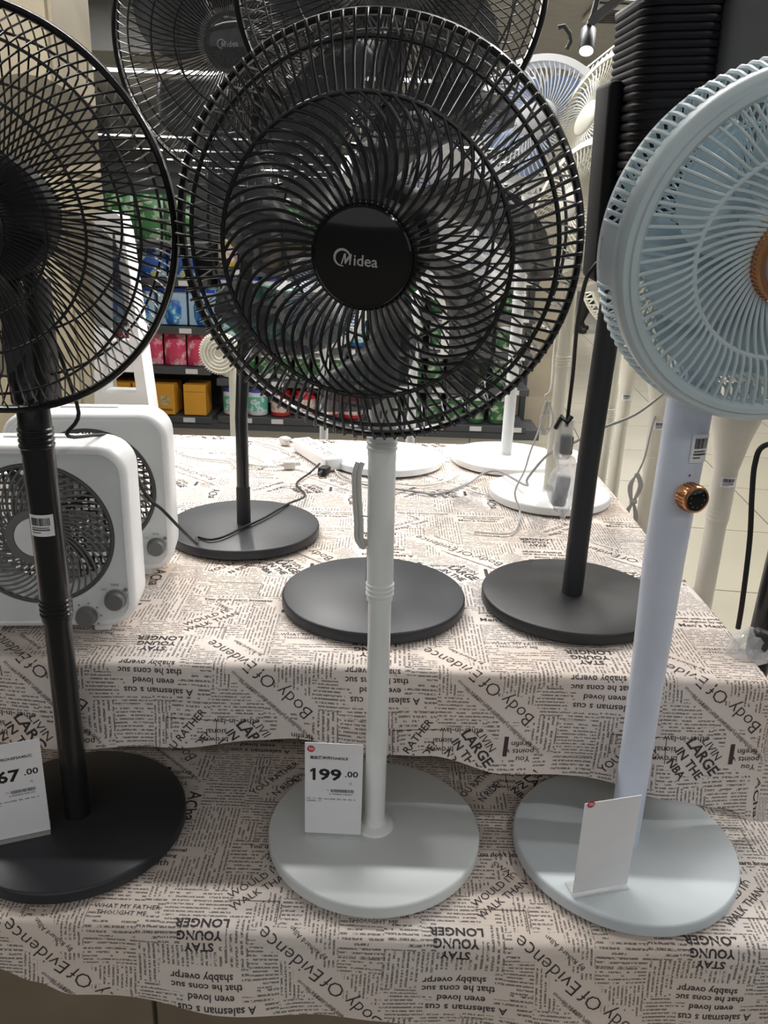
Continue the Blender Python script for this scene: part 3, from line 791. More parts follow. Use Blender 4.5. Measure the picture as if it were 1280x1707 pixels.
obj('front_rim', MB().lathe([(0.1690, 0.004), (0.1705, 0.013), (0.1750, 0.017), (0.1810, 0.0165), (0.1825, 0.013), (0.1885, 0.012), (0.1935, 0.006), (0.1950, -0.002), (0.1945, -0.016), (0.1915, -0.016), (0.1900, 0.0), (0.176, 0.006)], 160, closed=True), M_blue, f3, H3)
rib_path = [(0.1925, 0, -0.010), (0.1980, 0, -0.028), (0.1990, 0, -0.050), (0.1950, 0, -0.062), (0.175, 0.006, -0.078)]
def in_panel(k, n=108): return abs(((k / n * 360 - 183) + 180) % 360 - 180) < 9
wires_each(f3, 'side_rib', M_blue, rib_path, 108, 0.0026, H3, skip=in_panel)
pv = []; pf = []
for i in range(13):
    a = R(183 - 9.5 + 19 * i / 12)
    for (r, z) in ((0.1945, -0.012), (0.2000, -0.030), (0.2005, -0.052), (0.1955, -0.064)): pv.append((r * math.cos(a), r * math.sin(a), z))
for i in range(12):
    for j in range(3): pf.append((i * 4 + j, i * 4 + j + 1, i * 4 + j + 5, i * 4 + j + 4))
sp3 = obj('side_plate', MB().add(pv, pf), M_blue, f3, H3)
mbt = MB(); add_text(mbt, 'BreezeCool', 0.0075, RZ(R(183)) @ T(0.2012, 0, -0.038) @ RY(R(90)) @ RZ(R(-90)) @ RZ(R(180)))
obj('printed_word', mbt, mat('teal_print_ink', (0.10, 0.20, 0.20), 0.6), sp3, smooth=False)
obj('rear_band', MB().lathe([(0.1965, -0.060), (0.1965, -0.068), (0.1930, -0.068), (0.1930, -0.060)], 128, closed=True), M_blue, f3, H3)
rp3 = dens([(0.06, -0.105), (0.12, -0.103), (0.165, -0.085), (0.194, -0.064)], 3)
wires(f3, 'rear_wires', M_blue, rp3, 96, 0.0016, H3, R(30))
wires(f3, 'rear_wires', M_blue, rp3, 96, 0.0016, H3, R(-14))
for q in (0.13, 0.155): ring(f3, 'rear_ring', M_blue, q, -0.098 if q < 0.14 else -0.088, 0.0022, H3)
blades(f3, M_bluedeep, 7, 0.04, 0.160, H3, -0.035, -32, 44, 0.045, ph=10)
spinner(f3, M_blue, H3, 0.047, -0.06, -0.004)

# ================================================================ FANS on the upper tier with black bases
def black_fan(label, x, y, c, yaw, tilt, Rr, ph, pole_r=0.013, hub_r=0.036):
    f = thing('pedestal_fan', label, 'fan', (x, y, 0.781))
    base_disc(f, 0.16, M_charcoal)
    H = head_matrix(f, c, yaw, tilt)
    top = H @ Vector((0, -0.06, -0.10))
    pole(f, [(0, 0, 0.02, pole_r), (0, 0, 0.25, pole_r), (top.x * 0.4, top.y * 0.3, 0.6, pole_r), (top.x, top.y, top.z, pole_r)], M_black)
    obj('pole_foot_socket', MB().lathe([(pole_r + 0.0015, 0.02), (pole_r + 0.0015, 0.10), (pole_r, 0.104)], 32), M_satin, f)
    motor(f, M_satin, H, 0.055, -0.045, -0.15)
    hcx = radial_head(f, H, Rr, hub_r, M_wire, M_hub, n=92, tr=0.0010, sweep=-14, rsweep=12, rr=(0.42, 0.60, 0.80, 0.93), bl=5, ph=ph, front=0.072, rim_t=0.0046)
    return f, H, hcx
f4, H4, hc4 = black_fan('black pedestal fan with film-wrapped hub on the back left dark base', -0.297, 1.615, (-0.257, 1.494, 1.6775), -7, -8, 0.2175, 30)
logo(hc4, T(0.002, -0.002, 0.0735) @ RZ(R(4)), 0.0115, M_logo)
def film_cover(f, H, r, z0, z1, seed):
    vs = []; fs = []; n, k = 40, 12
    for i in range(k + 1):
        t = i / k
        if t < 0.55: rr_, z = r, z0 + (z1 - z0) * t / 0.55
        else: rr_, z = r * (1 - (t - 0.55) / 0.45 * 0.97), z1 + 0.002
        for j in range(n):
            a = 2 * math.pi * j / n; w = 0.0035 * noise.noise(Vector((math.cos(a) * 4, math.sin(a) * 4, t * 9 + seed)))
            vs.append(((rr_ + w) * math.cos(a), (rr_ + w) * math.sin(a), z + w))
    for i in range(k):
        for j in range(n): fs.append((i * n + j, i * n + (j + 1) % n, (i + 1) * n + (j + 1) % n, (i + 1) * n + j))
    return obj('plastic_film', MB().add(vs, fs), M_film, f, H, smooth=False)
film_cover(f4, H4, 0.050, -0.02, 0.079, 3)
f5, H5, hc5 = black_fan('black pedestal fan rising above the main cage, on the middle dark base', -0.013, 1.295, (-0.016, 1.205, 1.700), -1, 4, 0.2, 50)
film_cover(f5, H5, 0.062, -0.03, 0.080, 8)

# ================================================================ black louvred head on the right dark base
f6 = thing('louvred_circulator_fan', 'black fan with tall ribbed louvred head on the right dark base', 'fan', (0.340, 1.319, 0.781))
base_disc(f6, 0.16, mat('soft_black_base_enamel', (0.018, 0.0185, 0.020), 0.45))
pole(f6, [(0, 0, 0.02, 0.0185), (0.0005, 0, 0.25, 0.0185), (0.006, -0.01, 0.55, 0.019), (0.010, -0.01, 0.66, 0.022)], M_satin)
MH6 = T(0.098, -0.01, 0.775) @ RY(R(-3)) @ RX(R(4))
obj('head_core', MB().box((-0.060, 0, -0.015), (0.104, 0.160, 0.345), bev=0.026, seg=4), mat('core_black', (0.010, 0.010, 0.012), 0.6), f6, MH6)
obj('side_shell', MB().box((0.044, 0, -0.012), (0.106, 0.184, 0.350), bev=0.020, seg=4), mat('dark_grey_shell', (0.075, 0.075, 0.078), 0.5), f6, MH6)
obj('frame', MB().box((-0.125, 0.03, -0.075), (0.022, 0.09, 0.28), bev=0.008, seg=3), mat('dark_frame_plastic', (0.008, 0.008, 0.010), 0.6, spec=0.2), f6, MH6)
def rrect(w, d, r, n=6):
    pts = []
    for (cx, cy, a0) in ((w / 2 - r, d / 2 - r, 0), (-w / 2 + r, d / 2 - r, 90), (-w / 2 + r, -d / 2 + r, 180), (w / 2 - r, -d / 2 + r, 270)):
        for k in range(n + 1):
            a = R(a0 + 90 * k / n); pts.append((cx + r * math.cos(a), cy + r * math.sin(a)))
    return pts
lvm = MB(); rp_ = rrect(0.114, 0.174, 0.030); q0 = len(rp_)
lvm.add([(x * .97, y * .98, -0.0042) for x, y in rp_] + [(x, y, -0.0016) for x, y in rp_] + [(x, y, 0.0018) for x, y in rp_] + [(x * .97, y * .98, 0.0042) for x, y in rp_],
        [(q * q0 + i, q * q0 + (i + 1) % q0, (q + 1) * q0 + (i + 1) % q0, (q + 1) * q0 + i) for q in range(3) for i in range(q0)] + [tuple(range(q0 - 1, -1, -1)), tuple(3 * q0 + i for i in range(q0))])
lme = lvm.mesh('louvre_rib'); lme.materials.append(mat('matte_black_rib', (0.007, 0.007, 0.010), 0.6, spec=0.22))
zz = 0.149
for k in range(29):
    link('louvre_rib', lme, None, f6, MH6 @ T(-0.060, 0, zz))
    zz -= 0.0098 if k < 11 else (0.014 if k == 11 else 0.0122)
obj('top_cap', MB().box((-0.060, 0, 0.156), (0.108, 0.168, 0.010), bev=0.004), M_satin, f6, MH6)
for (dz, w) in ((0.044, 0.022), (0.030, 0.024)):
    obj('rating_label', MB().box((-0.028, -0.0885, dz), (w, 0.001, 0.006)), mat('silver_label', (0.35, 0.34, 0.30), 0.4), f6, MH6)

# ================================================================ white box fans
def rr_radius(th, a, b, rc):
    c, s = abs(math.cos(th)), abs(math.sin(th))
    # ray against rounded rectangle
    best = min(a / c if c > 1e-6 else 1e9, b / s if s > 1e-6 else 1e9)
    x, y = best * c, best * s
    if x > a - rc and y > b - rc:
        ox, oy = a - rc, b - rc
        B = -(c * ox + s * oy); Cc = ox * ox + oy * oy - rc * rc
        best = -B + math.sqrt(max(0, B * B - Cc))
    return best
def box_fan(name, label):
    f = thing(name, label, 'fan', (0, 0, 0), 0, 'white box fans')
    W2, H2_, rc, gr = 0.139, 0.1475, 0.045, 0.112
    cz = 0.012 + H2_; gz = 0.008
    M0 = T(0, 0, cz) @ RX(R(90))      # local x right, local y up, local z toward the viewer (-Y)
    n = 128; loops = []
    def outer(sc, z): return [((rr_radius(2 * math.pi * k / n, W2 - sc, H2_ - sc, max(0.02, rc - sc)) * math.cos(2 * math.pi * k / n)), (rr_radius(2 * math.pi * k / n, W2 - sc, H2_ - sc, max(0.02, rc - sc)) * math.sin(2 * math.pi * k / n)), z) for k in range(n)]
    def inner(r, z): return [(r * math.cos(2 * math.pi * k / n), gz + r * math.sin(2 * math.pi * k / n), z) for k in range(n)]
    loops = [inner(gr - 0.002, -0.085), inner(gr + 0.008, -0.092), outer(0.012, -0.092), outer(0.003, -0.086), outer(0.0, -0.078), outer(0.0, -0.012), outer(0.0025, -0.005), outer(0.008, -0.001), outer(0.011, 0.0), outer(0.0125, -0.0012)]
    vs = [p for l in loops for p in l]
    fs = [(q * n + i, q * n + (i + 1) % n, (q + 1) * n + (i + 1) % n, (q + 1) * n + i) for q in range(len(loops) - 1) for i in range(n)]
    obj('casing', MB().add(vs, fs), M_white, f, M0)
    loops = [outer(0.0125, -0.0012), inner(gr + 0.002, -0.0016), inner(gr, -0.004), inner(gr - 0.002, -0.085)]
    vs = [p for l in loops for p in l]
    fs = [(q * n + i, q * n + (i + 1) % n, (q + 1) * n + (i + 1) % n, (q + 1) * n + i) for q in range(len(loops) - 1) for i in range(n)]
    obj('face_panel', MB().add(vs, fs), M_facewhite, f, M0)
    G = M0 @ T(0, gz, 0)
    gp = dens([(0.040, 0.003), (0.065, 0.004), (0.09, 0.002), (0.109, -0.003)], 4)
    wires(f, 'spiral_slats', M_grey, gp, 48, 0.0017, G, R(-48), 0.9, sides=6)
    ring(f, 'grille_rim', M_dgrey, 0.1095, -0.003, 0.0034, G, 96)
    obj('hub_ring', MB().lathe([(0.031, 0.004), (0.032, 0.008), (0.043, 0.007), (0.045, 0.002), (0.044, -0.004), (0.031, -0.004)], 64, closed=True), M_grey, f, G)
    obj('hub_cap', MB().lathe([(0.0315, 0.003), (0.031, 0.0065), (0.001, 0.0085)], 64), M_white, f, G)
    blades(f, mat('clear_grey_blade_plastic', (0.35, 0.36, 0.35), 0.2, alpha=0.45), 5, 0.03, 0.100, G, -0.035, -30, 46, 0.03, 15)
    spinner(f, M_dgrey, G, 0.032, -0.06, -0.015)
    lat = MB()
    for k in range(-9, 10):
        q = k * 0.0115; h = math.sqrt(max(0, 0.111 ** 2 - q * q))
        lat.box((q, 0, -0.084), (0.0035, 2 * h, 0.003)); lat.box((0, q, -0.084), (2 * h, 0.0035, 0.003))
    obj('rear_lattice', lat, M_dgrey, f, G, smooth=False)
    for k in range(4):
        obj('rear_strut', MB().box((0.07, 0, -0.078), (0.075, 0.008, 0.006)), M_dgrey, f, G @ RZ(R(35 + 90 * k)))
    for (kx, kz, kk) in ((0.108, -0.098, 7), (0.062, -0.126, 6)):
        K = M0 @ T(kx, kz, 0.0)
        kn = obj('control_knob', MB().lathe([(0.0155, -0.001), (0.0155, 0.003), (0.0148, 0.012), (0.0130, 0.0145), (0.001, 0.0145)], 40), M_grey, f, K)
        obj('knob_bezel', MB().lathe([(0.0158, -0.001), (0.0172, -0.001), (0.0172, 0.0012), (0.0158, 0.0012)], 40, closed=True), mat('bezel_light_grey', (0.4, 0.4, 0.4), 0.4), f, K)
        dm = MB()
        for q in range(kk):
            a = R(120 - 200 * q / (kk - 1)) if kx < 0.1 else R(150 - 180 * q / (kk - 1))
            if kx < 0.1: dm.box((0.0215 * math.cos(a), 0.0215 * math.sin(a), 0.0004), (0.0026, 0.0026, 0.0003), bev=0)
        if kx > 0.1:
            dm.lathe([(0.0032, 0.0003), (0.0001, 0.0005)], 16, T(0.016, 0.016, 0), c0=False)
            add_text(dm, 'LO', 0.006, T(-0.017, 0.017, 0.0005)); add_text(dm, 'TIME', 0.006, T(0, 0.024, 0.0005))
            dm.tube([(0.019 * math.cos(R(a)), 0.019 * math.sin(R(a)), 0.0004) for a in range(10, 60, 6)], 0.0004, 4)
        obj('dial_marks', dm, M_greyink, f, K, smooth=False)
    lg = MB(); add_text(lg, 'Midea', 0.012, T(-0.085, H2_ - 0.03, 0.0002))
    obj('logo', lg, M_greyink, f, M0, smooth=False)
    for fx in (-0.09, 0.08):
        obj('foot', MB().box((fx, 0.045, 0.006), (0.026, 0.06, 0.014), bev=0.003), M_white, f)
    obj('carry_handle', MB().box((0, 0.060, 2 * H2_ + 0.012), (0.10, 0.018, 0.006), bev=0.002), M_white, f)
    return f
b1 = box_fan('box_fan', 'white square box fan in front, nearest the black pole')
b1.location = (-0.522, 1.135, 0.780); b1.rotation_euler = (0, 0, R(6))
b2 = copy_tree(b1)
b2['label'] = 'white square box fan standing behind the nearer one'
b2.location = (-0.520, 1.355, 0.780); b2.rotation_euler = (0, 0, R(8))

# ================================================================ white fans at the back of the table
M_wwire = mat('white_wire_plastic', (0.70, 0.71, 0.72), 0.4)
M_cwire = mat('cream_wire_plastic', (0.66, 0.64, 0.55), 0.45)
M_bluew = mat('translucent_blue_blade', (0.35, 0.48, 0.75), 0.3, alpha=0.8)
def drum_head(f, H, Rr, depth, m, bm, n=64, hub=0.04, ph=0, hubm=None):
    prof = dens([(hub, 0.012), (Rr * 0.5, 0.014), (Rr * 0.86, 0.006)], 3)
    wires(f, 'front_slats', m, prof, n, 0.0016, H, R(24), 0.8)
    obj('front_rim', MB().lathe([(Rr * 0.86, 0.008), (Rr * 0.98, 0.004), (Rr, -0.004), (Rr * 0.99, -0.010), (Rr * 0.86, -0.002)], 96, closed=True), m, f, H)
    wires(f, 'side_ribs', m, [(Rr * 0.99, -0.006), (Rr * 1.01, -0.02), (Rr * 1.0, -depth + 0.01)], int(n * 1.1), 0.0026, H)
    obj('rear_band', MB().lathe([(Rr * 0.98, -depth + 0.016), (Rr * 1.01, -depth + 0.014), (Rr * 1.01, -depth), (Rr * 0.97, -depth - 0.004)], 96, closed=True), m, f, H)
    rp = dens([(Rr * 0.97, -depth), (Rr * 0.75, -depth - 0.018), (Rr * 0.35, -depth - 0.025)], 3)
    mb = MB(); path = polar(rp, 0)
    for k in range(n): mb.tube(path, 0.0024, 4, M=RZ(2 * math.pi * k / n))
    obj('rear_slats', mb, m, f, H, kind='stuff')
    obj('hub_cap', MB().lathe([(hub, 0.006), (hub, 0.014), (hub * 0.9, 0.017), (0.001, 0.018)], 48), hubm or m, f, H)
    if bm: blades(f, bm, 5, hub * 0.8, Rr * 0.82, H, -depth * 0.45, -30, 44, 0.035, ph)
    obj('motor_housing', MB().lathe([(0.02, -depth * 0.7), (Rr * 0.34, -depth * 0.8), (Rr * 0.36, -depth - 0.03), (Rr * 0.28, -depth - 0.06), (0.01, -depth - 0.065)], 40), m, f, H)
def white_fan(name, label, x, y, z0, br, c, yaw, tilt, Rr, depth, m, bm, pr=0.016, neck=True, cord=False, basem=None, hub=0.04, flare=False):
    f = thing(name, label, 'fan', (x, y, z0))
    base_disc(f, br, basem or M_whitebase)
    H = head_matrix(f, c, yaw, tilt)
    top = H @ Vector((0, -Rr * 0.55, -depth - 0.02))
    zt = min(top.z, H.translation.z - Rr * 0.9)
    segs = [(0, 0, 0.02, pr), (0, 0, zt * 0.6, pr)]
    if flare: segs += [(0, 0, zt - 0.10, pr * 1.02), (0, 0, zt - 0.03, pr * 1.35), (0, 0, zt, pr * 1.7)]
    else: segs += [(0, 0, zt, pr)]
    pole(f, segs, m)
    obj('tilt_neck', MB().tube([(0, 0, zt - 0.005), (top.x * 0.6, top.y * 0.6, (zt + H.translation.z) / 2), H @ Vector((0, 0, -depth - 0.03))], [pr * (1.7 if flare else 1.1), pr * 1.2, pr * 1.5], 16), m, f)
    collar(f, 0, 0, zt * 0.62, pr * 1.04, m, 4)
    drum_head(f, H, Rr, depth, m, bm, hub=hub)
    return f, H, zt
wA, HA, zA = white_fan('white_pedestal_fan', 'white fan with pale blue blades on the rear white base', 0.345, 2.262, 0.781, 0.155, (0.338, 2.17, 1.665), -16, 20, 0.165, 0.05, M_wwire, M_bluew, hub=0.048)
w3, H3w, z3 = white_fan('white_pedestal_fan', 'cream drum fan turned left on the nearer white base', 0.412, 1.938, 0.781, 0.150, (0.392, 1.90, 1.465), -66, 18, 0.150, 0.085, M_cwire, None, 0.016, basem=M_whitebase)
w1, H1w, z1 = white_fan('white_pedestal_fan', 'white fan hidden behind the black cage hub, on the leftmost white base', 0.0, 2.216, 0.781, 0.160, (0.03, 2.13, 1.475), 10, -5, 0.165, 0.06, M_wwire, M_bluew, basem=mat('glossy_white_base', (0.82, 0.86, 0.88), 0.12))
# fan heads beyond the table (floor-standing)
wB, HB, zB = white_fan('floor_fan', 'tall cream drum fan turned away beside the black louvred head', 0.630, 2.28, 0.0, 0.08, (0.435, 2.02, 1.650), -72, 22, 0.165, 0.085, M_cwire, None)
wC, HC, zC = white_fan('floor_fan', 'floor-standing white fan whose slim pole shows right of the main pole', 0.085, 2.85, 0.0, 0.16, (0.235, 2.72, 1.36), 12, -4, 0.19, 0.07, M_wwire, M_bluew)
wD, HD, zD = white_fan('floor_fan', 'floor-standing white fan with slim pole left of the power strip', -0.235, 2.95, 0.0, 0.16, (-0.235, 2.86, 1.16), 5, 0, 0.16, 0.06, M_wwire, M_bluew)

# printed polythene bags over fan heads
def print_bag(f, H, r, d, seed, m=M_bag):
    vs = []; fs = []; n, k = 64, 16
    for i in range(k + 1):
        t = i / k
        if t < 0.45: rr_, z = 0.02 + (r - 0.02) * (t / 0.45), d * 0.5 + 0.02
        elif t < 0.7: rr_, z = r, d * 0.5 + 0.02 - (t - 0.45) / 0.25 * d
        else: rr_, z = r * (1 - (t - 0.7) / 0.3 * 0.75), -d * 0.5 - 0.02
        for j in range(n):
            a = 2 * math.pi * j / n; w = 0.012 * noise.noise(Vector((math.cos(a) * 3, math.sin(a) * 3, t * 7 + seed)))
            sq = 1 + 0.10 * math.cos(4 * a)
            vs.append(((rr_ * sq + w) * math.cos(a), (rr_ * sq + w) * math.sin(a), z + w))
    for i in range(k):
        for j in range(n): fs.append((i * n + j, i * n + (j + 1) % n, (i + 1) * n + (j + 1) % n, (i + 1) * n + j))
    b = obj('dust_bag', MB().add(vs, fs), m, f, H)
    t = MB()
    Fz = d * 0.5 + 0.034
    for q in range(5):
        add_text(t, ('KEEP AWAY FROM CHILDREN', '风扇 FAN', 'WARNING', '落地扇 220V', '请注意安全')[q], (0.013, 0.034, 0.022, 0.020, 0.024)[q], T(0, 0.085 - 0.045 * q, Fz) @ RZ(R(-4)))
    obj('bag_print', t, mat('blue_grey_print', (0.10, 0.14, 0.30), 0.6), b, smooth=False)
print_bag(wC, HC, 0.20, 0.10, 2.0)
print_bag(w1, H1w, 0.175, 0.08, 5.0)
# spec sheets (energy labels)
def spec_sheet(parent, M, w, h):
    s = obj('spec_sheet', MB().box((0, 0, 0), (w, 0.0012, h)), mat('white_label_paper', (0.80, 0.80, 0.79), 0.6), parent, M)
    r2 = random.Random(3); t = MB(); cl = MB()
    y = h * 0.42
    while y > -h * 0.45:
        for (x0, x1) in ((-0.44, -0.22), (0.02, 0.42)):
            x = x0 * w + (r2.uniform(0, 0.1) * w)
            while x < x1 * w:
                ww = r2.uniform(0.02, 0.06) * w
                t.add([(x, -0.0009, y), (x + ww, -0.0009, y), (x + ww, -0.0009, y + 0.0035), (x, -0.0009, y + 0.0035)], [(0, 1, 2, 3)]); x += ww + 0.012 * w
        y -= 0.0085
    obj('sheet_print', t, M_greyink, s, smooth=False, kind='stuff')
    return s
spec_sheet(w3, T(0.052, -0.012, 0.578) @ RZ(R(8)), 0.085, 0.15)
for (X, Z, Y) in ((0.17, 1.33, 2.55), (0.28, 1.26, 2.55)):
    pass
spec_sheet(wC, T(0.155, -0.27, 1.13), 0.16, 0.20)
spec_sheet(wD, T(0.0, -0.19, 1.16), 0.09, 0.13)

# cream floor fans beyond the right edge of the table (poles and flared necks in view)
def neck_fan(label, x, y, ztop, yaw=0, sc=1.0, m=M_cream):
    f = thing('floor_fan', label, 'fan', (x, y, 0), 0, 'cream floor fans past the table')
    base_disc(f, 0.155, m)
    pr = 0.0195 * sc
    pole(f, [(0, 0, 0.02, pr * 0.95), (0, 0, ztop - 0.10, pr * 0.97), (0, 0, ztop - 0.10, pr * 1.08), (0, 0, ztop, pr * 1.12), (0, 0, ztop + 0.06, pr * 1.7), (0, 0, ztop + 0.10, pr * 2.3), (0, 0, ztop + 0.13, pr * 2.4), (0, 0.01, ztop + 0.19, pr * 1.6)], m)
    collar(f, 0, 0, ztop - 0.085, pr * 1.02, m, 4, 0.009)
    barcode_sticker(f, T(0, 0, ztop - 0.02), 0.030, 0.020, pr * 1.13)
    H = head_matrix(f, (x, y - 0.09, ztop + 0.36), yaw, 6)
    drum_head(f, H, 0.185, 0.07, M_cwire, None, n=56)
    obj('tilt_neck', MB().tube([(0, 0.01, ztop + 0.17), (0, 0.02, ztop + 0.30), (0, -0.01, ztop + 0.36)], [0.03, 0.026, 0.035], 16), m, f)
    return f
neck_fan('cream floor fan nearest the table corner, its flared neck under the blue head', 0.652, 1.50, 0.99, 6, 1.05)
nk2 = neck_fan('cream floor fan second along the table edge, beside the hanging cord loop', 0.655, 1.93, 1.00, -10)
neck_fan('farthest cream floor fan along the table edge, pole partly hidden by the black pole', 0.735, 2.50, 0.96, 10)
# black fan just beyond the right frame edge
f7 = thing('floor_fan', 'black floor fan pole leaning at the right edge beside the table corner', 'fan', (0.640, 1.22, 0.522))
base_disc(f7, 0.13, M_whitebase)
pole(f7, [(-0.004, 0, 0.02, 0.0215), (0, 0, 0.20, 0.0215), (0.004, 0, 0.38, 0.0215), (0.012, 0, 0.60, 0.0215)], M_black)
H7 = head_matrix(f7, (0.84, 1.20, 1.42), 20, 0)
obj('head_arm', MB().tube([(0.012, 0, 0.58), (0.05, 0.02, 0.70), (0.200, 0.07, 0.90)], [0.022, 0.02, 0.03], 16), M_satin, f7)
radial_head(f7, H7, 0.19, 0.04, M_wire, M_hub, n=60, rr=(0.45, 0.63, 0.87), bl=5)

# small round white fan far behind
sm = thing('mini_stand_fan', 'small white round-grille fan on a thin stand before the shelves', 'fan', (-0.585, 3.05, 0))
obj('pole', MB().box((0, 0, 0.46), (0.036, 0.03, 0.88), bev=0.006), M_cream, sm)
obj('base', MB().lathe([(0.10, 0.0), (0.11, 0.006), (0.10, 0.018), (0.02, 0.022)], 48), M_cream, sm)
Hs = head_matrix(sm, (-0.625, 2.99, 0.953), -6, 0)
obj('neck', MB().box((-0.03, -0.03, 0.89), (0.05, 0.04, 0.03), bev=0.006), M_cream, sm)
obj('head_shell', MB().lathe([(0.072, 0.0), (0.075, -0.005), (0.073, -0.03), (0.04, -0.05), (0.01, -0.05)], 48), M_cream, sm, Hs)
g = MB()
for q in (0.018, 0.030, 0.043, 0.056, 0.069): g.ring(q, 0.004, 0.0022, 48, 6)
obj('ring_grille', g, M_cwire, sm, Hs)
ts = MB()
for k in range(48): ts.box((0.076, 0, -0.006), (0.005, 0.004, 0.014), RZ(2 * math.pi * k / 48))
obj('edge_ribs', ts, M_cwire, sm, Hs, smooth=False)

# white A-shaped bladeless fan behind the box fans
af = thing('bladeless_fan', 'white A-shaped bladeless fan standing behind the box fans', 'fan', (-0.865, 2.64, 0))
def frame_loop(w0, w1, z0, z1, y0, y1):
    o = [(-w0, z0), (w0, z0), (w1, z1), (0.6 * w1, z1 + 0.04), (-0.6 * w1, z1 + 0.04), (-w1, z1)]
    return o
outer_ = [(-0.095, 0.0), (0.095, 0.0), (0.045, 0.62), (0.036, 0.655), (0.015, 0.67), (-0.015, 0.67), (-0.036, 0.655), (-0.045, 0.62)]
inner_ = [(-0.058, 0.115), (0.052, 0.115), (0.018, 0.60), (0.014, 0.62), (0.006, 0.63), (-0.006, 0.63), (-0.014, 0.62), (-0.022, 0.60)]
n8 = 8
vs = [(x, -0.05, z) for x, z in outer_] + [(x, -0.05, z) for x, z in inner_] + [(x, 0.05, z) for x, z in outer_] + [(x, 0.05, z) for x, z in inner_]
fs = []
for i in range(n8):
    j = (i + 1) % n8
    fs += [(i, j, 8 + j, 8 + i), (16 + i, 24 + i, 24 + j, 16 + j), (i, 16 + i, 16 + j, j), (8 + i, 8 + j, 24 + j, 24 + i)]
obj('loop_frame', MB().add(vs, fs), M_white, af, T(0, 0, 0.76))
obj('crossbar', MB().box((0.0, 0, 0.0), (0.085, 0.07, 0.10), bev=0.006), M_white, af, T(0, 0, 0.99))
obj('pedestal', MB().lathe([(0.13, 0), (0.135, 0.01), (0.125, 0.03), (0.05, 0.06), (0.045, 0.30), (0.06, 0.70), (0.08, 0.765)], 48), M_white, af)
obj('indicator_dot', MB().lathe([(0.005, 0.0), (0.0045, 0.002)], 16), M_ink, af, T(-0.02, -0.051, 0.82) @ RX(R(90)))

# ---------------------------------------------------------------- cords, power strip, wrapped plugs, tags
def part_at(o, parent):
    """make a world-placed mesh a part of its thing"""
    bpy.context.view_layer.update()
    o.parent = parent; o.matrix_basis = parent.matrix_world.inverted()
    return o
def cord(name, parent, pts, r, m, sub=6):
    return part_at(obj(name, MB().tube(smooth_path(pts, sub), r, 8), m), parent)
cord('power_cord', f2,
     [(-0.430, 1.055, 1.24), (-0.424, 1.09, 1.150), (-0.447, 1.105, 1.112), (-0.430, 1.26, 1.07), (-0.394, 1.262, 0.979), (-0.372, 1.28, 0.945), (-0.350, 1.32, 0.893), (-0.352, 1.42, 0.83), (-0.372, 1.51, 0.8075), (-0.345, 1.50, 0.8075), (-0.320, 1.520, 0.8075), (-0.292, 1.575, 0.8075), (-0.258, 1.638, 0.8075), (-0.222, 1.735, 0.806), (-0.193, 1.866, 0.786), (-0.225, 1.966, 0.784), (-0.200, 2.06, 0.787), (-0.178, 2.105, 0.80)], 0.0028, M_cordb)
ps = thing('power_strip', 'white power strip with plugs beside the leftmost white base', 'power strip', (-0.195, 2.215, 0.7795), R(-62))
obj('strip_body', MB().box((0, 0, 0.019), (0.245, 0.055, 0.036), bev=0.006, seg=3), M_white, ps)
for k in range(4):
    sk = obj('socket', MB().box((-0.085 + 0.052 * k, 0, 0.0375), (0.040, 0.040, 0.0015), bev=0.0005), mat('socket_grey', (0.5, 0.5, 0.5), 0.5), ps)
    hl = MB()
    for (dx, dy) in ((-0.008, 0.006), (0.008, 0.006), (0, -0.008)): hl.box((-0.085 + 0.052 * k + dx, dy, 0.0385), (0.002, 0.007, 0.0006))
    obj('slot', hl, M_ink, sk, smooth=False)
def plug(label, loc, rz, m):
    p = thing('plug', label, 'plug', loc, rz)
    obj('plug_body', MB().box((0, 0, 0.012), (0.032, 0.026, 0.022), bev=0.005, seg=3), m, p)
    obj('strain_relief', MB().tube([(-0.016, 0, 0.012), (-0.036, 0, 0.010)], [0.006, 0.0032], 12), m, p)
    pr = MB()
    for dy in (-0.006, 0.006): pr.box((0.023, dy, 0.012), (0.015, 0.0015, 0.006))
    obj('prong', pr, mat('nickel_prong', (0.5, 0.5, 0.5), 0.3, metal=0.9), p, smooth=False)
    return p
plug_a = plug('loose white plug lying left of the power strip', (-0.305, 2.375, 0.7795), R(-50), M_cordw)
plug('white plug lying in front of the power strip', (-0.262, 2.115, 0.7795), R(15), M_cordw)
plug('black plug pushed against the near end of the power strip', (-0.163, 2.07, 0.7795), R(70), M_cordb)
cord('power_cord', b1, [(-0.583, 2.211, 0.7835), (-0.523, 2.174, 0.7835), (-0.436, 2.154, 0.7835), (-0.393, 2.085, 0.7835), (-0.344, 2.10, 0.7835), (-0.335, 2.150, 0.785), (-0.42, 2.245, 0.7835), (-0.450, 2.215, 0.7835), (-0.420, 2.165, 0.7835), (-0.34, 2.11, 0.7865), (-0.28, 2.095, 0.79)], 0.0022, M_cordw)
cord('power_cord', plug_a, [(-0.335, 2.40, 0.788), (-0.370, 2.425, 0.7835), (-0.402, 2.397, 0.7835), (-0.37, 2.36, 0.7835), (-0.33, 2.33, 0.7835), (-0.283, 2.275, 0.7835), (-0.27, 2.22, 0.7835)], 0.0024, M_cordw)
cord('power_cord', f3, [(0.555, 1.60, 1.122), (0.497, 1.6, 1.070), (0.429, 1.6, 1.037), (0.384, 1.62, 1.002), (0.352, 1.70, 0.955), (0.330, 1.80, 0.87), (0.345, 1.90, 0.822), (0.300, 2.06, 0.809), (0.262, 2.095, 0.79), (0.217, 2.024, 0.7835), (0.133, 1.927, 0.7835), (0.073, 1.94, 0.7835), (-0.064, 1.99, 0.7835), (-0.13, 2.09, 0.7835)], 0.0030, M_cordg)
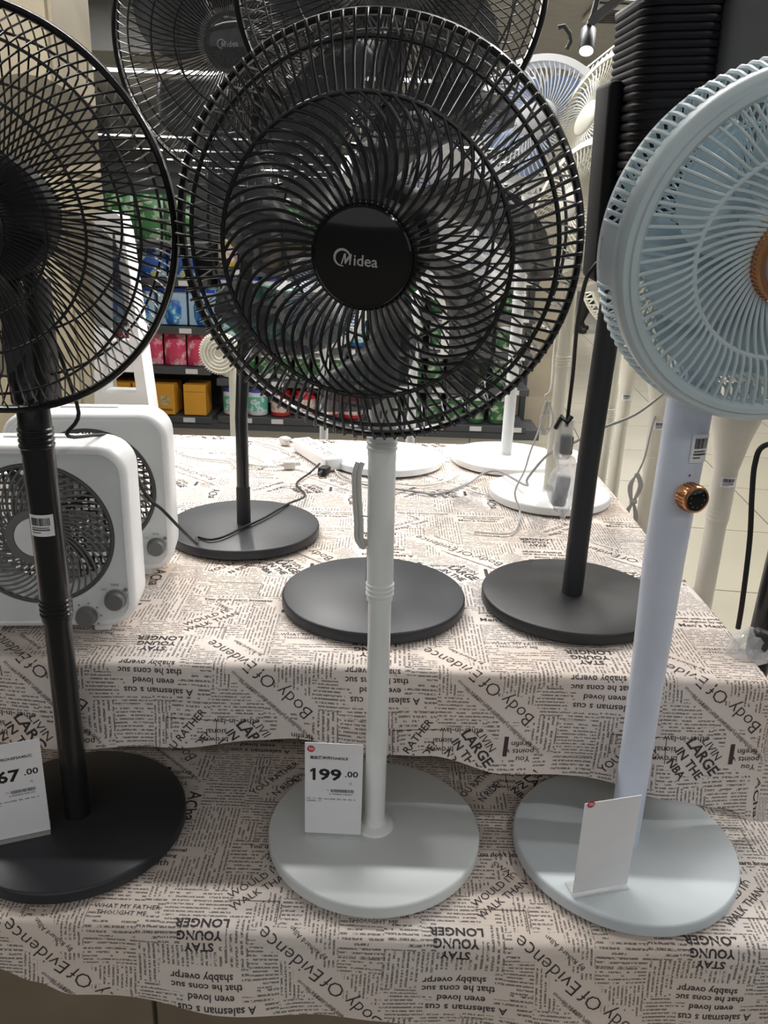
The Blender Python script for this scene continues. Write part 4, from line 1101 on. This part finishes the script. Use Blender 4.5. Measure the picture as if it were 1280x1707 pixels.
cord('power_cord', w1, [(-0.145, 2.135, 0.786), (-0.105, 2.02, 0.7835), (-0.003, 2.005, 0.7835), (0.09, 1.990, 0.7835), (0.155, 2.03, 0.7835), (0.200, 2.10, 0.7835)], 0.0020, M_cordw)
cord('power_cord', f6, [(0.318, 1.29, 1.372), (0.306, 1.29, 1.358), (0.298, 1.3, 1.335), (0.304, 1.35, 1.267), (0.317, 1.4, 1.181), (0.321, 1.42, 1.114), (0.321, 1.42, 1.080)], 0.0034, M_cordb)
cord('power_cord', w3, [(0.385, 1.87, 1.30), (0.365, 1.82, 1.18), (0.352, 1.75, 1.09), (0.341, 1.75, 1.072), (0.350, 1.75, 1.055), (0.342, 1.75, 1.019), (0.322, 1.75, 0.95), (0.314, 1.76, 0.90), (0.300, 1.78, 0.84), (0.318, 1.80, 0.792), (0.306, 1.733, 0.7835), (0.275, 1.660, 0.7835), (0.199, 1.664, 0.7835)], 0.0022, M_cordw)
cl = MB()
for k, (dx, w) in enumerate(((0.0, 0.008), (0.008, 0.011), (0.003, 0.006))):
    cl.tube(smooth_path([(0.345 + dx, 1.752, 1.06), (0.345 + dx - w, 1.752, 1.02), (0.345 + dx - w * 0.4, 1.752, 0.985), (0.345 + dx + w, 1.752, 1.015), (0.345 + dx, 1.752, 1.06)]), 0.0019, 6)
cl.tube([(0.338, 1.751, 1.03), (0.356, 1.751, 1.03)], 0.0022, 6)
part_at(obj('cord_bundle', cl, M_cordw), w3)
cl = MB()
for k, (dx, w) in enumerate(((0, 0.012), (0.003, 0.016), (-0.002, 0.009))):
    cl.tube(smooth_path([(0.613 + dx, 1.9, 0.862), (0.613 - w, 1.9, 0.83), (0.613 - 0.002, 1.9, 0.79), (0.613 + w, 1.9, 0.83), (0.613 + dx, 1.9, 0.862)]), 0.0030, 6)
    cl.tube(smooth_path([(0.613, 1.9, 0.79), (0.613 - w * 1.1, 1.9, 0.75), (0.613, 1.9, 0.70), (0.613 + w, 1.9, 0.745), (0.613, 1.9, 0.79)]), 0.0030, 6)
cl.tube([(0.605, 1.9, 0.79), (0.621, 1.9, 0.79)], 0.006, 8)
cl.tube(smooth_path([(0.645, 1.92, 1.01), (0.632, 1.9, 0.97), (0.625, 1.9, 0.90), (0.613, 1.9, 0.86)]), 0.0024, 6)
part_at(obj('cord_bundle', cl, mat('silver_grey_cord', (0.42, 0.42, 0.41), 0.4)), nk2)
# cord strapped to the main white pole
cl = MB()
for dx in (-0.0, 0.006):
    cl.tube(smooth_path([(-0.030 - dx, 1.012, 1.115), (-0.034 - dx, 1.008, 1.10), (-0.033 - dx, 1.006, 1.07), (-0.030 - dx, 1.008, 1.035), (-0.029 - dx, 1.010, 1.01), (-0.026, 1.012, 0.997), (-0.023, 1.012, 1.01)]), 0.0034, 8)
cl.tube([(-0.040, 1.006, 1.045), (-0.018, 1.000, 1.045)], 0.001, 5)
part_at(obj('cord_bundle', cl, M_cordw), f1)
cord('power_cord', f7, [(0.62, 1.16, 1.135), (0.585, 1.15, 1.130), (0.548, 1.15, 1.122), (0.541, 1.15, 1.095), (0.545, 1.15, 1.05), (0.555, 1.15, 0.976), (0.562, 1.15, 0.876), (0.566, 1.155, 0.825)], 0.0042, M_cordb)
# crumpled bags
def crumple(name, label, c, d, m, seed, amp=0.3):
    bm = bmesh.new(); bmesh.ops.create_icosphere(bm, subdivisions=3, radius=1)
    for v in bm.verts:
        p = v.co.copy(); q = 1 + amp * noise.noise(p * 1.8 + Vector((seed, 0, 0))) + amp * 0.35 * noise.noise(p * 6 + Vector((0, seed, 0)))
        taper = 1.0 - 0.30 * max(0, p.z) - 0.15 * max(0, -p.z)
        v.co = Vector((p.x * d[0] * q * taper, p.y * d[1] * q * taper, p.z * d[2] * q))
    vs = [v.co.copy() for v in bm.verts]; bm.verts.index_update(); fs = [tuple(x.index for x in f.verts) for f in bm.faces]; bm.free()
    t = thing(name, label, 'bag', c)
    obj('film', MB().add(vs, fs), m, t, smooth=False)
    return t
M_crink = mat('crinkled_clear_bag', (0.80, 0.82, 0.84), 0.10, alpha=0.42, bump=1.0, bscale=45, spec=1.0)
wb = crumple('wrapped_adaptor', 'bagged plug adaptor in crinkled clear plastic left of the black pole', (0.328, 1.42, 0.972), (0.029, 0.022, 0.060), M_crink, 2.2)
obj('bag_neck', MB().lathe([(0.014, 0.050), (0.018, 0.07), (0.016, 0.10), (0.017, 0.122)], 16, T(-0.010, 0, 0), c0=False, c1=False), M_crink, wb)
obj('adaptor_body', MB().box((-0.004, 0, -0.012), (0.026, 0.022, 0.060), bev=0.006, seg=3), mat('pale_adaptor', (0.55, 0.56, 0.58), 0.4), wb, RY(R(6)))
obj('plug_end', MB().box((-0.004, 0, 0.075), (0.022, 0.018, 0.036), bev=0.004), M_cordb, wb)
obj('twist_tie', MB().tube([(-0.026, 0, 0.105), (-0.020, -0.012, 0.128), (-0.010, -0.014, 0.118), (-0.003, -0.012, 0.130)], 0.005, 6), M_cordb, wb)
wb2 = crumple('wrapped_plug', 'dark plug in crinkled clear bag strapped to the right edge black pole', (0.588, 1.155, 0.790), (0.036, 0.024, 0.034), M_crink, 6.1, 0.35)
obj('plug_body', MB().box((0.008, -0.004, 0.022), (0.030, 0.024, 0.034), bev=0.007, seg=3), M_satin, wb2, RY(R(20)))

# price tags
def price_tag(label, loc, rz, w, h, tilt, build):
    t = thing('price_tag', label, 'price tag', loc, rz)
    Mt = RX(R(tilt))
    c = obj('card', MB().box((0, 0, h / 2 + 0.004), (w, 0.0016, h), bev=0.0004, seg=1), M_paper, t, Mt)
    obj('holder_foot', MB().box((0, 0.008, 0.0015), (w, 0.030, 0.003), bev=0.001), mat('clear_acrylic', (0.8, 0.8, 0.8), 0.1, alpha=0.4), t)
    pr = MB(); rd = MB(); wh = MB()
    build(pr, rd, wh, lambda x, z, o=0.0010: T(x, -o, z) @ RX(R(90)))
    obj('print', pr, M_ink, c, smooth=False)
    if rd.f: obj('logo', rd, M_red, c, smooth=False)
    if wh.f: obj('logo_letters', wh, M_paper, c, smooth=False)
    return t
def bars(mb, P, x0, x1, z0, z1, seed=1):
    r2 = random.Random(seed); x = x0
    while x < x1:
        bw = r2.choice((0.00035, 0.0006, 0.0009)); mb.add([(x, z0, 0), (x + bw, z0, 0), (x + bw, z1, 0), (x, z1, 0)], [(0, 1, 2, 3)], P(0, 0)); x += bw + r2.choice((0.0004, 0.0006))
def fit_text(mb, st, x0, zc, w, h, P, off=0.0, o=0.0010):
    """one line of print fitted to a printed width and height on the card"""
    vs, fs = text_geo(st, 1.0, off, 2)
    xs = [v[0] for v in vs]; ys = [v[1] for v in vs]
    sx = w / (max(xs) - min(xs)); sy = h / (max(ys) - min(ys))
    mb.add([((x - min(xs)) * sx, (y - (max(ys) + min(ys)) / 2) * sy, 0) for x, y in vs], fs, P(x0, zc, o))
CH = 0.158
def card_text(title, tx, tw, price, px0, pw, code, seed):
    def f(pr, rd, wh, P):
        t = CH + 0.004
        rd.lathe([(0.0056, 0), (0.0001, 0.0001)], 32, P(-0.0330, t - 0.0100), c0=False)
        if wh is not None: fit_text(wh, 'YH', -0.0365, t - 0.0100, 0.0070, 0.0048, P, 0.02, 0.0013)
        if title: fit_text(pr, title, tx, t - 0.0245, tw, 0.0062, P, 0.025)
        if price:
            dg = price
            if price[0] == '1':      # flagged numeral one, drawn as an outline
                pr.add([(0.0035, -0.01025, 0), (0.0078, -0.01025, 0), (0.0078, 0.01025, 0), (0.0042, 0.01025, 0), (0.0, 0.0068, 0), (0.0, 0.0030, 0), (0.0035, 0.0052, 0)], [(0, 1, 2, 3, 6), (3, 4, 5, 6)], P(px0, t - 0.0530))
                dg = price[1:]; px0_, pw_ = px0 + 0.0125, pw - 0.0125
            else: px0_, pw_ = px0, pw
            fit_text(pr, dg, px0_, t - 0.0530, pw_, 0.0205, P, 0.030)
            fit_text(pr, '.00', 0.0165, t - 0.0510, 0.0190, 0.0105, P, 0.02)
            fit_text(pr, '元', 0.0230, t - 0.0675, 0.0040, 0.0040, P)
            bars(pr, P, -0.004, 0.029, t - 0.0835, t - 0.0780, seed)
            fit_text(pr, code, -0.006, t - 0.0865, 0.034, 0.0026, P, 0.01); fit_text(pr, 'X5', -0.010, t - 0.0800, 0.0035, 0.0022, P)
            fit_text(pr, '产地：广东    规格：400mm落地扇   等级：合格   单位：台', -0.0395, t - 0.0955, 0.072, 0.0026, P, 0.01)
            fit_text(pr, '价格举报电话：12315', -0.0395, t - 0.0995, 0.022, 0.0026, P, 0.01)
    return f
price_tag('white 199.00 price card standing on the central pale base', (-0.0595, 0.983, 0.5435), R(-1), 0.084, CH, 0, card_text('美的落地扇FSA40SLB', -0.0345, 0.055, '199', -0.0340, 0.0455, '6 939824 042601', 1))
price_tag('white price card showing 67.00 left of the left black pole', (-0.515, 0.955, 0.5435), R(22), 0.084, CH, 0, card_text('美的落地扇ROHSFSA40UC', -0.0400, 0.070, '267', -0.0340, 0.0455, '6 939824 042102', 4))
price_tag('blank-topped price card standing before the lavender-white pole', (0.318, 0.893, 0.5435), R(15), 0.084, 0.150, 0, card_text('', 0, 0, '', 0, 0, '', 4))
# ---------------------------------------------------------------- shelving with goods
GY = 5.75
gd = thing('gondola_shelf', 'long dark grey store shelving unit full of household goods', 'shelf', (0, GY, 0))
M_shelf = mat('dark_grey_shelf_steel', (0.06, 0.063, 0.068), 0.45)
def gpart(n, mb, m=M_shelf): return obj(n, mb, m, gd, smooth=False)
gpart('back_panel', MB().box((-0.85, 0.50, 0.85), (3.9, 0.02, 1.70)))
gpart('plinth', MB().box((-0.85, 0.22, 0.035), (3.9, 0.50, 0.07)))
for ux in (-2.80, -1.24, -0.10, 1.04 - 0.02): gpart('upright', MB().box((ux, 0.40, 0.86), (0.04, 0.16, 1.72)))
SEC = [('left', -2.78, -1.26, (0.095, 0.445, 0.725, 1.045, 1.285)), ('middle', -1.22, -0.12, (0.105, 0.375, 0.62, 0.88, 1.13, 1.38)), ('right', -0.08, 1.00, (0.105, 0.375, 0.62, 0.88, 1.13, 1.38))]
M_tagw = mat('shelf_ticket_paper', (0.6, 0.6, 0.6), 0.6)
tkm = MB().box((0, 0, 0), (0.085, 0.003, 0.034)).mesh('shelf_ticket', False); tkm.materials.append(M_tagw)
for (sn, x0, x1, zs) in SEC:
    for z in zs:
        b = gpart('shelf_board', MB().box(((x0 + x1) / 2, 0.22, z - 0.03), (x1 - x0, 0.52, 0.05), bev=0.004))
        n = 4
        for k in range(n):
            o = link('shelf_ticket', tkm, None, b); o.location = (x0 + (k + 0.55 + 0.2 * rnd.random()) * (x1 - x0) / n, -0.043, z - 0.03)
ORD = ['first', 'second', 'third', 'fourth', 'fifth', 'sixth', 'seventh', 'eighth', 'ninth', 'tenth', 'eleventh', 'twelfth', 'thirteenth']
def splash(name, c1, c2, c3, sc):
    if name in MATS: return MATS[name]
    m = bpy.data.materials.new(name); m.use_nodes = True; nt = m.node_tree; b = nt.nodes['Principled BSDF']
    tc = nt.nodes.new('ShaderNodeTexCoord'); n = nt.nodes.new('ShaderNodeTexNoise'); n.inputs['Scale'].default_value = sc; n.inputs['Detail'].default_value = 2
    nt.links.new(tc.outputs['Object'], n.inputs['Vector'])
    r = nt.nodes.new('ShaderNodeValToRGB'); e = r.color_ramp.elements
    e[0].position = 0.42; e[0].color = (*c1, 1); e[1].position = 0.62; e[1].color = (*c3, 1); q = e.new(0.52); q.color = (*c2, 1)
    r.color_ramp.interpolation = 'CONSTANT'
    nt.links.new(n.outputs['Fac'], r.inputs['Fac']); nt.links.new(r.outputs[0], b.inputs['Base Color']); b.inputs['Roughness'].default_value = 0.3
    MATS[name] = m; return m
M_gpack = splash('green_pouch_print', (0.05, 0.20, 0.06), (0.28, 0.45, 0.30), (0.50, 0.55, 0.20), 14)
M_bpack = splash('blue_pouch_print', (0.03, 0.10, 0.42), (0.35, 0.52, 0.70), (0.70, 0.68, 0.20), 14)
M_ppack = splash('pink_pouch_print', (0.55, 0.05, 0.12), (0.70, 0.25, 0.32), (0.70, 0.62, 0.55), 14)
M_tubb = splash('blue_tub_print', (0.02, 0.10, 0.40), (0.05, 0.28, 0.50), (0.45, 0.55, 0.66), 16)
M_ycart = mat('amber_carton_board', (0.62, 0.30, 0.03), 0.5)
M_wjar = mat('white_jar_plastic', (0.62, 0.64, 0.65), 0.4)
M_ljar = splash('green_white_label', (0.10, 0.40, 0.30), (0.55, 0.62, 0.62), (0.20, 0.45, 0.55), 20)
M_rjar = mat('red_jar_plastic', (0.50, 0.03, 0.04), 0.35)
def pouch_proto(w, h, d, m):
    vs = []; fs = []; nx, nz = 6, 8
    for side in (-1, 1):
        for i in range(nz + 1):
            for j in range(nx + 1):
                u = j / nx * 2 - 1; v = i / nz
                t = (1 - u ** 4) * (math.sin(math.pi * min(1, v * 0.85 + 0.12)) ** 0.6)
                vs.append((u * w / 2, side * d / 2 * t, v * h))
    k = (nx + 1) * (nz + 1)
    for s_ in (0, 1):
        for i in range(nz):
            for j in range(nx):
                a = s_ * k + i * (nx + 1) + j; fs.append((a, a + 1, a + nx + 2, a + nx + 1))
    me = MB().add(vs, fs).mesh('body'); me.materials.append(m); return me
def place_row(name, cat, protos, z, xs, y, lab, group):
    """protos: list of (partname, mesh) shared by all copies"""
    for i, x in enumerate(xs):
        r = thing(name, lab % ORD[i], cat, (x, y, z), R(rnd.uniform(-5, 5)), group)
        for (pn, me) in protos: link(pn, me, None, r)
def mk(mb, m, n='body', smooth=True):
    me = mb.mesh(n, smooth); me.materials.append(m); return me
band = mk(MB().box((0, -0.0, 0.20), (0.12, 0.002, 0.04)), M_wjar, 'label_band', False)
gp_ = [('pouch', pouch_proto(0.185, 0.29, 0.09, M_gpack)), ('seal_strip', mk(MB().box((0, 0, 0.285), (0.185, 0.006, 0.02)), mat('dark_green_seal', (0.04, 0.25, 0.06), 0.4), 'seal_strip', False))]
place_row('detergent_pouch', 'pouch', gp_, 1.286, [-2.66 + 0.2 * k for k in range(7)], GY + 0.08, '%s green pouch from the left on the top left shelf', 'green pouches on the top shelf')
bp_ = [('pouch', pouch_proto(0.19, 0.215, 0.10, M_bpack)), ('seal_strip', mk(MB().box((0, 0, 0.208), (0.19, 0.006, 0.016)), mat('dark_blue_seal', (0.03, 0.09, 0.45), 0.4), 'seal_strip', False))]
place_row('detergent_pouch', 'pouch', bp_, 1.046, [-2.66 + 0.2 * k for k in range(7)], GY + 0.08, '%s blue and white pouch from the left below the green pouches', 'blue and white pouches')
tb_ = [('box_sleeve', mk(MB().box((0, 0, 0.125), (0.195, 0.14, 0.25), bev=0.006), mat('pale_blue_sleeve', (0.35, 0.50, 0.66), 0.4), 'box_sleeve', False)),
       ('top_band', mk(MB().box((0, -0.072, 0.236), (0.19, 0.003, 0.024)), mat('royal_blue_band', (0.02, 0.07, 0.42), 0.4), 'top_band', False)),
       ('tub', mk(MB().lathe([(0.070, 0.006), (0.082, 0.05), (0.085, 0.13), (0.075, 0.165), (0.05, 0.17)], 32, T(0, -0.012, 0)), M_tubb, 'tub'))]
place_row('detergent_tub_pack', 'tub pack', tb_, 0.726, [-2.62 + 0.218 * k for k in range(7)], GY + 0.10, '%s blue tub pack from the left on the third shelf down', 'blue tub packs')
pp_ = [('pouch', pouch_proto(0.155, 0.235, 0.09, M_ppack)), ('seal_strip', mk(MB().box((0, 0, 0.228), (0.155, 0.006, 0.016)), mat('rose_seal', (0.5, 0.04, 0.12), 0.4), 'seal_strip', False))]
place_row('laundry_pouch', 'pouch', pp_, 0.446, [-2.68 + 0.165 * k for k in range(9)], GY + 0.05, '%s pink pouch from the left on the shelf above the cartons', 'pink pouches')
yc_ = [('carton', mk(MB().box((0, 0, 0.11), (0.30, 0.20, 0.22), bev=0.004), M_ycart, 'carton', False)),
       ('printed_panel', mk(MB().box((0.08, -0.1012, 0.10), (0.06, 0.001, 0.07)), mat('carton_picture', (0.45, 0.36, 0.20), 0.5, var=0.4, scale=60), 'printed_panel', False)),
       ('slot_row', mk(MB().box((0, -0.1012, 0.035), (0.27, 0.001, 0.014)), mat('carton_dark_print', (0.25, 0.10, 0.02), 0.5), 'slot_row', False))]
place_row('soap_carton', 'carton', yc_, 0.096, [-2.62 + 0.315 * k for k in range(4)], GY + 0.08, '%s wide amber carton from the left on the lowest shelf', 'amber cartons')
c5 = thing('soap_carton', 'narrow amber carton at the right end of the lowest left shelf', 'carton', (-1.385, GY + 0.08, 0.096), 0)
obj('carton', MB().box((0, 0, 0.11), (0.16, 0.20, 0.22), bev=0.004), M_ycart, c5, smooth=False)
obj('flap_line', MB().box((0, -0.1012, 0.17), (0.15, 0.001, 0.002)), mat('carton_dark_print', (0.25, 0.10, 0.02), 0.5), c5, smooth=False)
def jar(rb, h, mb_, ml, lab=None):
    out = [('jar_body', mk(MB().lathe([(rb * 0.92, 0.0), (rb, 0.008), (rb, h * 0.78), (rb * 0.8, h * 0.84)], 28), mb_, 'jar_body')),
           ('lid', mk(MB().lathe([(rb * 0.88, h * 0.82), (rb * 0.9, h * 0.84), (rb * 0.9, h * 0.98), (rb * 0.85, h)], 28), ml, 'lid'))]
    if lab: out.append(('wrap_label', mk(MB().lathe([(rb * 1.006, h * 0.15), (rb * 1.006, h * 0.68)], 28, c0=False, c1=False), lab, 'wrap_label')))
    return out
M_bluelid = mat('blue_lid_plastic', (0.04, 0.08, 0.35), 0.4); M_whlid = mat('white_lid_plastic', (0.62, 0.62, 0.62), 0.4); M_redlab = mat('white_red_label', (0.55, 0.42, 0.38), 0.5, var=0.4, scale=40)
M_greenlab = splash('green_jar_label', (0.03, 0.10, 0.04), (0.20, 0.28, 0.16), (0.45, 0.48, 0.44), 18)
jw = jar(0.074, 0.20, M_wjar, M_bluelid, M_ljar); jr = jar(0.074, 0.19, M_rjar, M_rjar, M_redlab); jg = jar(0.055, 0.22, M_wjar, M_whlid, M_greenlab)
jb = jar(0.060, 0.21, mat('bottle_dark_blue', (0.03, 0.10, 0.30), 0.35), M_whlid, M_ljar); jd = jar(0.06, 0.20, mat('bottle_dark_green', (0.03, 0.10, 0.04), 0.35), M_whlid, M_greenlab); jy = jar(0.065, 0.2, mat('tub_yellow', (0.55, 0.40, 0.06), 0.4), M_whlid, M_wjar and M_redlab)
place_row('storage_jar', 'jar', jw, 0.106, [-1.12, -0.945], GY + 0.06, '%s white jar with blue lid from the left, lowest middle shelf', 'white jars with blue lids')
place_row('storage_jar', 'jar', jr, 0.106, [-0.775, -0.60, -0.425, -0.25], GY + 0.06, '%s red jar from the left on the lowest middle shelf', 'red jars')
place_row('storage_jar', 'jar', jg, 0.376, [-1.14, -1.01, -0.88, -0.75, -0.62, -0.49, -0.36, -0.23], GY + 0.05, '%s green-labelled bottle from the left on the second lowest middle shelf', 'green-labelled bottles')
rows = [(0.62, jb, 'dark blue bottle', 'third lowest'), (0.88, jw, 'white blue-lidded jar', 'fourth lowest'), (1.13, jy, 'yellow tub', 'fifth lowest'), (1.38, jd, 'green bottle', 'top')]
for (z, pr_, nm, sh) in rows:
    place_row('storage_jar', 'jar', pr_, z + 0.001, [-1.13 + 0.15 * k for k in range(7)], GY + 0.05, '%s ' + nm + ' from the left on the ' + sh + ' middle shelf', nm + 's on the ' + sh + ' middle shelf')
rows = [(0.105, jd, 'green bottle', 'lowest'), (0.375, jd, 'squat green bottle', 'second lowest'), (0.62, jg, 'white green-labelled bottle', 'third lowest'), (0.88, jd, 'dark green bottle', 'fourth lowest'), (1.13, jb, 'blue bottle', 'fifth lowest'), (1.38, jy, 'yellow tub', 'top')]
for (z, pr_, nm, sh) in rows:
    place_row('storage_jar', 'jar', pr_, z + 0.001, [0.02 + 0.155 * k for k in range(6)], GY + 0.05, '%s ' + nm + ' from the left on the ' + sh + ' right shelf', nm + 's on the ' + sh + ' right shelf')

# far shelving beyond (only tops and ends seen)
g2 = thing('far_gondola_shelf', 'distant shelving unit with pale goods beyond the near one', 'shelf', (2.2, 13.0, 0))
obj('carcass', MB().box((-3.2, 0, 0.95), (6.5, 0.7, 1.9), bev=0.01), M_shelf, g2, smooth=False)
gm = MB(); r2 = random.Random(9)
for q in range(5):
    x = -6.3
    while x < -0.2:
        w = r2.uniform(0.12, 0.3); gm.box((x + w / 2, -0.37, 0.25 + 0.36 * q + 0.12), (w * 0.94, 0.06, 0.24)); x += w
obj('shelf_goods', gm, splash('mixed_goods_print', (0.45, 0.40, 0.30), (0.20, 0.32, 0.16), (0.45, 0.15, 0.10), 3), g2, smooth=False, kind='stuff')

# ---------------------------------------------------------------- shopper far away
def person():
    t = thing('person', 'distant person in black trousers and dark top walking past the column', 'person', (3.02, 12.9, 0), R(20))
    me = bpy.data.meshes.new('body')
    J = {'pel': (0, 0, 0.95, 0.13), 'wst': (0, 0, 1.08, 0.115), 'chs': (0, 0.0, 1.30, 0.15), 'nb': (0, 0, 1.46, 0.06), 'hd0': (0, -0.01, 1.55, 0.075), 'hd1': (0, -0.01, 1.66, 0.085), 'hd2': (0, 0, 1.72, 0.05),
         'hl': (-0.09, 0, 0.90, 0.10), 'kl': (-0.10, -0.10, 0.50, 0.062), 'al': (-0.10, 0.02, 0.10, 0.042), 'tl': (-0.10, -0.14, 0.045, 0.035),
         'hr': (0.09, 0, 0.90, 0.10), 'kr': (0.10, 0.03, 0.50, 0.062), 'ar': (0.10, 0.26, 0.13, 0.042), 'tr': (0.10, 0.14, 0.045, 0.035),
         'sl': (-0.19, 0, 1.40, 0.06), 'el': (-0.25, 0.08, 1.14, 0.045), 'wl': (-0.25, 0.02, 0.90, 0.032), 'ml': (-0.25, -0.01, 0.82, 0.03),
         'sr': (0.19, 0, 1.40, 0.06), 'er': (0.25, 0.02, 1.14, 0.045), 'wr': (0.25, -0.12, 0.93, 0.032), 'mr': (0.25, -0.17, 0.86, 0.03)}
    E_ = [('pel', 'wst'), ('wst', 'chs'), ('chs', 'nb'), ('nb', 'hd0'), ('hd0', 'hd1'), ('hd1', 'hd2'), ('pel', 'hl'), ('hl', 'kl'), ('kl', 'al'), ('al', 'tl'), ('pel', 'hr'), ('hr', 'kr'), ('kr', 'ar'), ('ar', 'tr'), ('chs', 'sl'), ('sl', 'el'), ('el', 'wl'), ('wl', 'ml'), ('chs', 'sr'), ('sr', 'er'), ('er', 'wr'), ('wr', 'mr')]
    ks = list(J)
    me.from_pydata([J[k][:3] for k in ks], [(ks.index(a), ks.index(b)) for a, b in E_], [])
    o = link('body', me, None, t)
    sk = o.modifiers.new('Skin', 'SKIN'); o.modifiers.new('Sub', 'SUBSURF').levels = 2
    o.modifiers['Sub'].render_levels = 2
    for i, k in enumerate(ks): me.skin_vertices[0].data[i].radius = (J[k][3], J[k][3] * (0.75 if k in ('chs', 'wst', 'pel') else 1))
    me.skin_vertices[0].data[0].use_root = True
    m = bpy.data.materials.new('black_clothes_and_skin'); m.use_nodes = True; nt = m.node_tree; b = nt.nodes['Principled BSDF']
    tc = nt.nodes.new('ShaderNodeTexCoord'); s = nt.nodes.new('ShaderNodeSeparateXYZ'); nt.links.new(tc.outputs['Object'], s.inputs[0])
    r = nt.nodes.new('ShaderNodeValToRGB'); r.color_ramp.interpolation = 'CONSTANT'; e = r.color_ramp.elements
    e[0].position = 0; e[0].color = (0.008, 0.008, 0.010, 1); e[1].position = 0.82; e[1].color = (0.45, 0.28, 0.20, 1); q = e.new(0.56); q.color = (0.02, 0.02, 0.025, 1)
    mu = nt.nodes.new('ShaderNodeMath'); mu.operation = 'DIVIDE'; mu.inputs[1].default_value = 1.8
    nt.links.new(s.outputs[2], mu.inputs[0]); nt.links.new(mu.outputs[0], r.inputs[0]); nt.links.new(r.outputs[0], b.inputs['Base Color'])
    me.materials.append(m)
    bm = bmesh.new(); bmesh.ops.create_uvsphere(bm, u_segments=24, v_segments=16, radius=1)
    for v in bm.verts: v.co = Vector((v.co.x * 0.098, v.co.y * 0.105 + 0.012, 1.665 + v.co.z * 0.10))
    bmesh.ops.delete(bm, geom=[v for v in bm.verts if v.co.z < 1.64 and v.co.y < 0.0], context='VERTS')
    hm = bpy.data.meshes.new('hair'); bm.to_mesh(hm); bm.free(); hm.materials.append(mat('black_hair', (0.01, 0.009, 0.008), 0.5)); link('hair', hm, None, t)
    for (k, sx) in (('tl', -0.10), ('tr', 0.10)):
        y0 = -0.06 if sx < 0 else 0.20
        obj('shoe', MB().box((sx, y0, 0.04 if sx < 0 else 0.06), (0.09, 0.25, 0.08), bev=0.03, seg=3), mat('dark_shoe', (0.02, 0.014, 0.014), 0.5), t)
person()
